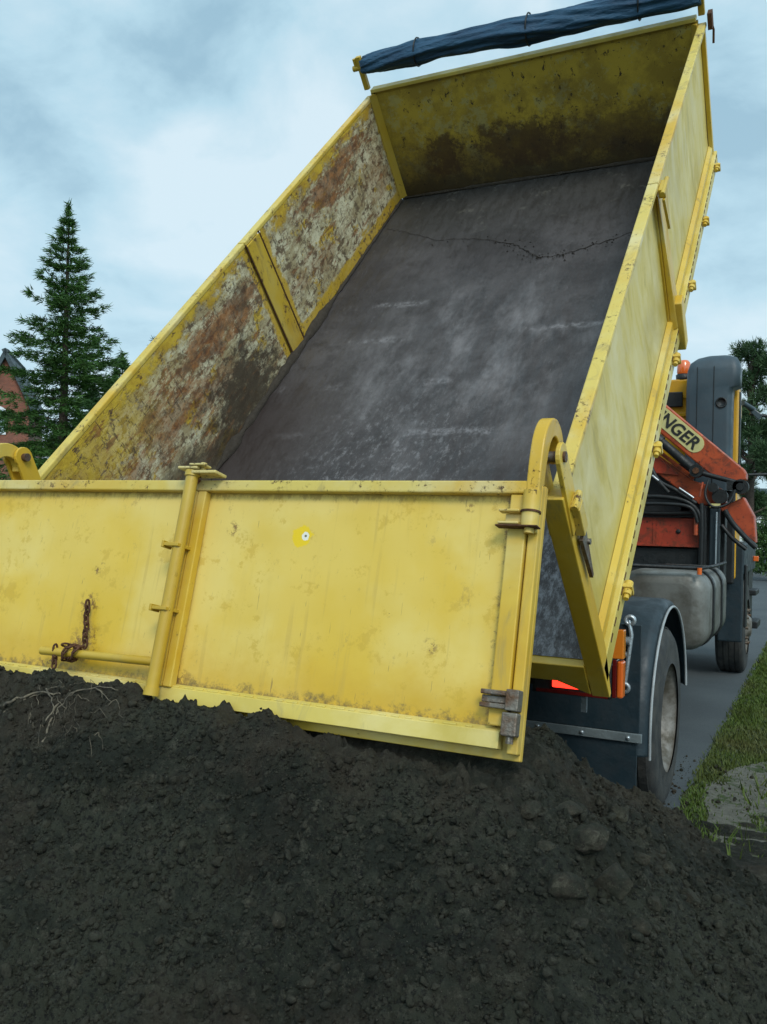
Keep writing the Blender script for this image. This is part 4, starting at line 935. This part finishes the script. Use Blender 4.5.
w = MB(); w.box(.93, .99, 5.36, 5.44, 1.05, 1.78); w.tube([(.95, 5.34, 1.80), (.96, 5.33, 1.55), (.955, 5.34, 1.20)], .02, 8); w.build('valve_block', 'black', cr_, .006)
w = MB(); w.tube([(.905, 5.35, 1.72), (.905, 5.35, 1.50)], .022, 10); w.tube([(.93, 5.35, 1.86), (.955, 5.36, 2.0)], .010, 8); w.build('red_tap', 'red', cr_)
w = MB()
def hose(pts, r=.016):
    P = [Vector(p_) for p_ in pts]; o = []
    for i in range(len(P)-1):
        a, b_, c_, d_ = P[max(i-1, 0)], P[i], P[i+1], P[min(i+2, len(P)-1)]
        for t in np.linspace(0, 1, 7)[:-1]: o.append(.5*((2*b_)+(-a+c_)*t+(2*a-5*b_+4*c_-d_)*t*t+(-a+3*b_-3*c_+d_)*t**3))
    o.append(P[-1]); w.tube(o, r, 7)
hose([(.25, 5.36, 1.84), (.55, 5.34, 1.86), (.80, 5.34, 1.82), (.93, 5.34, 1.70), (.95, 5.34, 1.50)], .022)
hose([(.25, 5.33, 1.78), (.6, 5.31, 1.79), (.85, 5.31, 1.76), (.92, 5.33, 1.62)], .018)
hose([(.25, 5.38, 1.72), (.5, 5.37, 1.70), (.90, 5.36, 1.71)], .02)
hose([(.45, 5.38, 2.22), (.55, 5.34, 2.02), (.72, 5.33, 1.92), (.90, 5.35, 1.80)], .020)
hose([(.38, 5.40, 2.30), (.50, 5.36, 2.08), (.58, 5.33, 1.98), (.65, 5.34, 1.90)], .024)
hose([(1.0, 5.38, 2.02), (.98, 5.35, 1.88), (1.05, 5.33, 1.77), (1.18, 5.35, 1.80), (1.24, 5.38, 1.93)], .012)
hose([(1.15, 5.38, 1.74), (1.22, 5.40, 1.62), (1.35, 5.42, 1.47), (1.42, 5.44, 1.40)], .026)
hose([(1.12, 5.42, 1.60), (1.22, 5.42, 1.48), (1.34, 5.43, 1.38)], .02)
w.build('hydraulic_hose', 'black', cr_)
w = MB(); w.tube([(.50, 5.31, 2.06), (.56, 5.31, 2.01)], .011, 8); w.tube([(.75, 5.31, 1.94), (.88, 5.32, 1.85)], .011, 8); w.tube([(1.085, 5.345, 1.72), (1.085, 5.345, 1.20), (1.02, 5.345, 1.10)], .008, 6); w.build('steel_pipe', 'zinc', cr_)
w = MB(); w.box(.10, .92, 5.45, 5.62, 1.08, 1.37); w.box(-.6, .05, 5.4, 5.7, 1.0, 1.37); w.box(.3, .9, 5.38, 5.44, 1.665, 1.69); w.box(.05, .80, 5.75, 6.0, 1.0, 2.2); w.box(.7, 1.12, 5.75, 5.95, .95, 1.9); w.build('crane_frame', 'black', cr_, .01)
# decal with lettering, slanting with the boom
ang = math.atan2(3.54-2.135, 1.595); ux, uz = cos(ang), -sin(ang); nx2, nz2 = sin(ang), cos(ang)
def bp(cx_, cz_, a, b_): return (cx_+ux*a+nx2*b_, cz_+uz*a+nz2*b_)
c0 = (.905, 2.335)     # right end of the decal
P = [bp(*c0, -1.22, -.085), bp(*c0, -.06, -.085)] + [bp(*c0, -.06+.085*sin(t), -.085*cos(t)) for t in np.linspace(.2, pi-.2, 8)] + [bp(*c0, -.06, .085), bp(*c0, -1.22, .085)]
w = MB().prism(P, 5.494, 5.499, 'y'); dc = w.build('decal', 'decal', bo)
fc = bpy.data.curves.new('lettering', 'FONT'); fc.body = 'PALFINGER'; fc.size = .165; fc.align_x = 'RIGHT'; fc.align_y = 'CENTER'; fc.extrude = .0015; fc.shear = .15; fc.offset = .004; fc.space_character = 1.02
fo = bpy.data.objects.new('lettering', fc); COL.objects.link(fo); fo.parent = bo; fc.materials.append(M['ink'])
q_ = bp(*c0, -.035, -.005)
bpy.context.view_layer.update(); lm = bpy.data.meshes.new_from_object(fo); bpy.data.objects.remove(fo); fo = bpy.data.objects.new('lettering', lm); COL.objects.link(fo); fo.parent = bo
if not lm.materials: lm.materials.append(M['ink'])
fo.location = (q_[0], 5.4905, q_[1]); fo.rotation_euler = (pi/2, ang, 0)
w = MB(); w.prism([bp(.0, 0, -.1, -.02) for _ in ()] or [(.42, 2.36), (.445, 2.39), (.86, 2.06), (.84, 2.03)], 5.553, 5.559, 'y') ; w.build('edge_stripe', 'red', cr_)

# ------------------------------------------------------------------ cab
cabp = [(6.35, 1.05), (8.05, 1.05), (8.30, 1.35), (8.28, 2.05), (8.0, 3.05), (7.8, 3.14), (6.35, 3.14)]
tpx = lambda y: 1.17-.13*(y-6.35)/1.95
cab = MB(); m_ = len(cabp); cab.add([(sg*tpx(y), y, z) for sg in (-1, 1) for y, z in cabp], [tuple(range(m_)), tuple(range(2*m_-1, m_-1, -1))] + [(i, (i+1) % m_, (i+1) % m_+m_, i+m_) for i in range(m_)])
cab = cab.build('cab', 'cab', truck, .02)
w = MB(); w.box(-1.12, 1.16, 6.27, 6.34, 1.0, 2.0); w.build('rear_lower_panel', 'black', cab, .02)
w = MB(); w.box(-.95, .72, 6.335, 6.349, 2.55, 2.59); w.box(-.95, .72, 6.335, 6.349, 2.74, 2.78); w.box(-.95, .72, 6.335, 6.349, 2.93, 2.97); w.build('pressed_rib', 'cab', cab, .004)
w = MB(); w.box(.40, .62, 6.31, 6.334, 2.84, 3.00); w.build('rear_vent', 'black', cab, .01)
for sg in (-1, 1):
    w = MB(); w.add([(sg*(tpx(y)+o_), y, z) for o_ in (.001, .006) for y, z in ((6.95, 1.95), (8.10, 1.95), (7.86, 2.85), (6.95, 2.85))], [(0, 1, 2, 3), (7, 6, 5, 4), (0, 4, 5, 1), (1, 5, 6, 2), (2, 6, 7, 3), (3, 7, 4, 0)]); w.build('side_window', 'glass', cab)
w = MB(); w.add([(-1.02, 8.292, 2.1), (1.02, 8.292, 2.1), (1.02, 8.045, 2.98), (-1.02, 8.045, 2.98)], [(0, 1, 2, 3)]); w.build('windscreen', 'glass', cab)
w = MB(); w.box(1.13, 1.165, 6.9, 7.0, 1.75, 1.80); w.build('door_handle', 'black', cab)
w = MB(); w.box(1.150, 1.172, 6.50, 6.62, 2.0, 3.0); w.build('side_trim', 'black', cab)
# tall rounded fairing on the rear corner
fa_ = []
for z, x0, x1, y0, r in ((1.95, .69, 1.13, 6.02, .05), (2.9, .69, 1.13, 6.02, .05), (2.98, .69, 1.14, 6.02, .05), (3.0, .69, 1.20, 6.02, .06), (3.17, .695, 1.205, 6.02, .08), (3.25, .72, 1.19, 6.04, .08), (3.30, .78, 1.16, 6.08, .08), (3.325, .86, 1.10, 6.13, .07)):
    fa_.append((z, x0, x1, y0, 6.33, r))
vs = []; 
for z, x0, x1, y0, y1, r in fa_: P = rrect(x0, x1, y0, y1, r); m = len(P); vs += [(a, b_, z) for a, b_ in P]
fs = [(i*m+k, i*m+(k+1) % m, (i+1)*m+(k+1) % m, (i+1)*m+k) for i in range(len(fa_)-1) for k in range(m)]
fr_ = MB().add(vs, fs, True).add(vs[:m], [tuple(range(m))]).add(vs[-m:], [tuple(range(m))]).build('air_intake', 'fairing', cab)
w = MB(); w.box(.958, .964, 6.014, 6.022, 1.96, 3.2); w.box(.80, .804, 6.014, 6.022, 1.96, 3.2); w.build('panel_seam', 'black', fr_)
w = MB(); w.lathe([(0, .001), (0, .055), (-.012, .055), (-.012, .04), (-.003, .04), (-.003, .001)], (1.035, 6.02, 2.83), (0, 1, 0), 18); w.build('catch', 'black', fr_)
w = MB(); w.lathe([(0, .075), (.05, .08), (.06, .06)], (.61, 6.42, 3.14), (0, 0, 1), 20); bc = w.build('beacon_base', 'black', cab)
w = MB(); w.lathe([(0, .065), (.02, .070), (.12, .066), (.145, .045), (.15, .001)], (.61, 6.42, 3.20), (0, 0, 1), 20); w.build('beacon', 'orange', cab)
for sx in (1, -1):
    w = MB(); w.tube([(1.17*sx, 7.75, 2.92), (1.30*sx, 7.8, 2.90), (1.52*sx, 7.85, 2.86)], .02, 8); w.tube([(1.17*sx, 7.7, 2.20), (1.52*sx, 7.85, 2.22)], .018, 8); w.tube([(1.52*sx, 7.85, 2.86), (1.52*sx, 7.85, 2.22)], .016, 8)
    w.box(*sorted((1.42*sx, 1.66*sx)), 7.80, 7.90, 2.35, 2.80); mr = w.build('wing_mirror', 'black', cab, .02)
    w = MB(); w.box(*sorted((1.44*sx, 1.64*sx)), 7.790, 7.799, 2.38, 2.77); w.build('mirror_glass', 'pane', mr)
w = MB(); w.prism([(1.17, 2.92), (1.20, 2.95), (1.34, 2.84), (1.30, 2.78)], 7.2, 7.28, 'y'); w.tube([(1.15, 7.0, 2.95), (1.25, 7.25, 2.90)], .03, 8); w.build('mirror_arm', 'fairing', cab, .008)
# front mudguards, steps
for sx in (1, -1):
    w = MB(); w.box(*sorted((1.0*sx, 1.24*sx)), 6.40, 6.43, .40, 1.42); w.box(*sorted((.9*sx, 1.245*sx)), 6.43, 8.0, 1.10, 1.42); fm = w.build('front_mudguard', 'teal_paint', truck, .02)
    w = MB(); w.box(*sorted((1.246*sx, 1.27*sx)), 6.45, 6.6, .55, 1.2); w.box(*sorted((1.1*sx, 1.30*sx)), 7.7, 8.2, .42, .50); w.box(*sorted((1.1*sx, 1.28*sx)), 7.7, 8.2, .80, .86); w.box(*sorted((1.1*sx, 1.2*sx)), 7.7, 8.25, .42, 1.1); w.build('cab_step', 'black', fm, .01)
    w = MB(); w.box(*sorted((1.246*sx, 1.30*sx)), 7.66, 7.76, 1.20, 1.26); w.build('side_marker', 'orange', fm, .006)
w = MB(); w.box(-1.1, 1.1, 8.1, 8.35, .40, 1.04); w.build('front_bumper', 'cab', truck, .03)

# ------------------------------------------------------------------ trees
def needles(C, D, L, wd, per, spread):
    """fans of thin blades: C centres, D directions (n,3)"""
    n = len(C); C = np.repeat(C, per, 0); D = np.repeat(D, per, 0); m = len(C)
    d = D + RNG.normal(0, spread, (m, 3)); d /= np.linalg.norm(d, axis=1)[:, None]
    s_ = np.cross(d, RNG.normal(0, 1, (m, 3))); s_ /= np.linalg.norm(s_, axis=1)[:, None]
    ln = L*RNG.uniform(.6, 1.2, (m, 1)); c = C + RNG.normal(0, L*.18, (m, 3))
    v = np.stack([c-s_*wd, c+s_*wd, c+d*ln+s_*wd*.25, c+d*ln-s_*wd*.25], 1)
    return v.reshape(-1, 3), np.arange(4*m).reshape(-1, 4)
def spruce(name, base, H_, R_, label, mat, seed, whorls=34, dens=1.0, nd=(.15, .012), group=None):
    rr = np.random.default_rng(seed); t = tag(empty(name, base), label, 'tree', group)
    w = MB(); w.tube([(0, 0, 0), (.02, 0, H_*.5), (0, .02, H_*.97)], [H_*.018, H_*.010, .012], 8)
    Cs, Ds = [], []
    for i in range(whorls):
        f_ = (i+.5)/whorls; z = H_*(.06+.90*f_**.92); rad = R_*(1-f_)**.92*(.66+.6*rr.random())+.04
        nb = int(5+rr.integers(0, 3)); a0 = rr.uniform(0, 6.3)
        for b_ in range(nb):
            if rr.random() < .12: continue
            a = a0+2*pi*b_/nb+rr.normal(0, .25); L = rad*rr.uniform(.50, 1.25)*(1+.20*sin(a*2+seed)+.14*sin(a*3+z*1.3)); up_ = .24*(f_**1.3)+rr.normal(0, .07); dr = .62*(1-f_)
            pts = []
            for s_ in np.linspace(0, 1, 7): pts.append((cos(a)*L*s_, sin(a)*L*s_, z+L*(up_*s_-dr*s_*s_*.8+.22*s_**3)))
            w.tube(pts, [.022*(1-f_*.6)*(1-.8*k/6) for k in range(7)], 4)
            P = np.array(pts); m = int(max(7, L*44*dens))
            tt = rr.random(m)**.72*6*.995; k0 = tt.astype(int); fr2 = (tt-k0)[:, None]; c = P[k0]*(1-fr2)+P[np.minimum(k0+1, 6)]*fr2
            side_ = rr.choice([-1, 1], m)[:, None]; tang = np.array([cos(a), sin(a), 0]); lat = np.array([-sin(a), cos(a), 0])
            off = rr.random((m, 1))*(.36*L*(1-tt[:, None]/6*.75)+.05)
            c = c+lat*side_*off+np.array([0, 0, -1])*off*rr.uniform(.1, .6, (m, 1)); c[:, 2] += rr.normal(0, .02, m)
            d = tang*.8+lat*side_*.7+np.array([0, 0, -.25+.5*f_]); Cs.append(c); Ds.append(np.broadcast_to(d, (m, 3)))
    m = 30; c = np.zeros((m, 3)); c[:, 2] = H_*(.94+.06*rr.random(m)); Cs.append(c); Ds.append(rr.normal(0, 1, (m, 3))+[0, 0, .5])
    w.build('trunk', 'bark', t)
    v, f = needles(np.concatenate(Cs), np.concatenate(Ds), nd[0], nd[1], 8, .42); npmesh('crown', v, f, mat, False, t); return t
spruce('spruce_tree', (-15.0, 12.6, 0), 9.25, 2.85, 'tall dark spruce with pointed top standing left of the raised body', 'spruce', 11)
spruce('spruce_tree', (-18.5, 19.8, 0), 7.5, 2.5, 'small spruce whose tip peeps over the yellow side wall', 'spruce_far', 12, 24, .9, (.19, .016))
q5 = CAM + (fw + rt2*((118-383.5)/F_PX))*25
spruce('spruce_tree', (q5.x, q5.y, 0), 6.1, 2.9, 'bushy spruce between the tall one and the side wall', 'spruce', 21, 22, 1.1, (.17, .014))
spruce('spruce_tree', (-22.2, 20.8, 0), 6.3, 3.0, 'low broad spruce filling the gap behind the tall one', 'spruce_far', 13, 22, .9, (.20, .018))
def clumpy(name, base, H_, blobs, label, mat, seed, trunk_top, L=.12, wd=.016, n_per=900, cat='tree', spread=1.2, trunk=True):
    """trunk, limbs running to each clump, and leaf blades filling uneven clumps"""
    rr = np.random.default_rng(seed); t = tag(empty(name, base), label, cat)
    w = MB(); w.tube([(0, 0, 0), (.05, .03, trunk_top*.5), (0, 0, trunk_top)], [H_*.022, H_*.014, H_*.006], 8); Cs, Ds = [], []
    for (x, y, z, r) in blobs:
        zb = max(.2, min(trunk_top*.95, z-r*.6)); w.tube([(0, 0, zb*.9), (x*.5, y*.5, (zb+z)*.5-.05), (x, y, z)], [H_*.006, H_*.004, .008], 5)
        m = int(n_per*r*r*1.6); d = rr.normal(0, 1, (m, 3)); d /= np.linalg.norm(d, axis=1)[:, None]; rad = r*(rr.random((m, 1))**.42)*(1+.35*np.sin(d[:, :1]*5+x)*np.cos(d[:, 1:2]*4+z))
        c = np.array([x, y, z])+d*rad*np.array([1, 1, .72]); Cs.append(c); Ds.append(d+[0, 0, .3])
    w.build('trunk', 'bark', t); v, f = needles(np.concatenate(Cs), np.concatenate(Ds), L, wd, 4, spread*.4); npmesh('crown', v, f, mat, False, t); return t
rr = np.random.default_rng(5)
def blobset(n, R_, z0, z1, r0, r1, seed, lean=0):
    q = np.random.default_rng(seed); o = []
    for i in range(n):
        f_ = i/(n-1); a = q.uniform(0, 6.3); R2 = R_*(1-.75*f_)*q.uniform(.25, 1); o.append((cos(a)*R2, sin(a)*R2, z0+(z1-z0)*f_, q.uniform(r0, r1)*(1-.35*f_)))
    return o
clumpy('pine_tree', (-.42, 28.9, 0), 8.2, blobset(44, 1.9, 2.4, 7.75, .28, .55, 2), 'tall ragged pine beyond the cab with sky showing through', 'pine', 3, 7.9, .16, .014, 1050)
clumpy('pine_tree', (1.3, 33.0, 0), 8.6, blobset(40, 2.2, 3, 8.1, .3, .6, 8), 'darker pine half cut off by the right edge of the picture', 'pine', 5, 8.2, .17, .015, 750)
clumpy('pine_tree', (-1.9, 38.0, 0), 7.0, blobset(34, 2.2, 2, 6.4, .35, .6, 18), 'shorter pine farther back behind the cab', 'pine', 6, 6.6, .18, .017, 1100)
clumpy('leafy_shrub', (.65, 26.0, 0), 2.6, [(-.3, 0, .6, .6), (.4, .1, .7, .6), (0, 0, 1.3, .65), (.7, .2, 1.5, .55), (-.5, .2, 1.4, .5), (.1, 0, 2.0, .5), (1.2, .1, 1.0, .7), (1.8, 0, 1.5, .6)], 'bright green leafy shrub at the far side of the road', 'leaf', 9, 1.8, .10, .024, 900, 'shrub')
for k, (bx_, by_, hh, sd) in enumerate(((-17.2, 15.5, 3.0, 31), (-13.5, 17.5, 3.8, 32), (-10.5, 22.0, 4.4, 33))):
    clumpy('leafy_bush', (bx_, by_, 0), hh, blobset(18, 2.0, .7, hh-.5, .6, .85, sd), ['dark round bush at the foot of the tall spruce', 'bush behind the side wall of the tipped body', 'taller bush beyond the raised body'][k], 'spruce_far', sd, hh*.7, .15, .03, 420, 'bush')

# ------------------------------------------------------------------ buildings
def at(px, py, t): return CAM + (fw + rt2*((px-383.5)/F_PX) - up2*((py-512)/F_PX))*t
a0 = at(3, 500, 50); hs = tag(empty('brick_house', (a0.x, a0.y, 0)), 'red brick house with steep dark gable behind the spruce', 'house'); hs.rotation_euler = (0, 0, yaw+.25)
gz = 10.75; ez = 7.6
w = MB(); w.prism([(-1.45, 0), (1.25, 0), (1.25, ez+.3), (-.05, gz-.35), (-1.45, ez+.3)], 0, 6, 'y'); w.box(-9, -1.46, 1.5, 8, 0, 7.2); wl = w.build('wall', 'brick', hs)
w = MB(); w.add([(-.05, -.35, gz), (1.75, -.35, ez-.55), (1.75, 6.3, ez-.55), (-.05, 6.3, gz)], [(0, 1, 2, 3)]); w.add([(-.05, -.35, gz), (-1.85, -.35, ez-.55), (-1.85, 6.3, ez-.55), (-.05, 6.3, gz)], [(0, 1, 2, 3)])
w.add([(-9.3, 1.1, 7.1), (-1.3, 1.1, 7.1), (-1.3, 4.7, 10.2), (-9.3, 4.7, 10.2)], [(0, 1, 2, 3)]); w.add([(-9.3, 8.3, 7.1), (-1.3, 8.3, 7.1), (-1.3, 4.7, 10.2), (-9.3, 4.7, 10.2)], [(0, 1, 2, 3)])
rf = w.build('roof', 'roof', hs); so_ = rf.modifiers.new('s', 'SOLIDIFY'); so_.thickness = .22
for wx, wz in ((-.45, 5.9),):
    w = MB(); P = [(wx-.5, wz), (wx+.5, wz), (wx+.5, wz+1.3)] + [(wx+.5*cos(t), wz+1.3+.3*sin(t)) for t in np.linspace(0, pi, 9)][1:]; w.prism(P, -.05, -.002, 'y'); wn = w.build('window', 'white', hs)
    w = MB(); w.box(wx-.42, wx-.04, -.056, -.052, wz+.08, wz+1.38); w.box(wx+.04, wx+.42, -.056, -.052, wz+.08, wz+1.38); w.build('pane', 'pane', wn)
a0 = at(764, 520, 62); h2 = tag(empty('pale_building', (a0.x, a0.y, 0)), 'pale rendered low building at the end of the road', 'building'); h2.rotation_euler = (0, 0, .3)
w = MB(); w.box(-2.6, 9, 0, 7, 0, 2.9); w.build('wall', 'render', h2)
w = MB(); w.prism([(-.4, 2.85), (7.4, 2.85), (3.5, 4.6)], -2.9, 9.3, 'x'); w.build('roof', 'roof', h2)
for x in (-1.4, 1.6, 4.6):
    w = MB(); w.box(x, x+1.2, -.04, -.002, .9, 2.1); wn = w.build('window', 'white', h2); w = MB(); w.box(x+.08, x+1.12, -.048, -.044, .98, 2.02); w.build('pane', 'glass', wn)
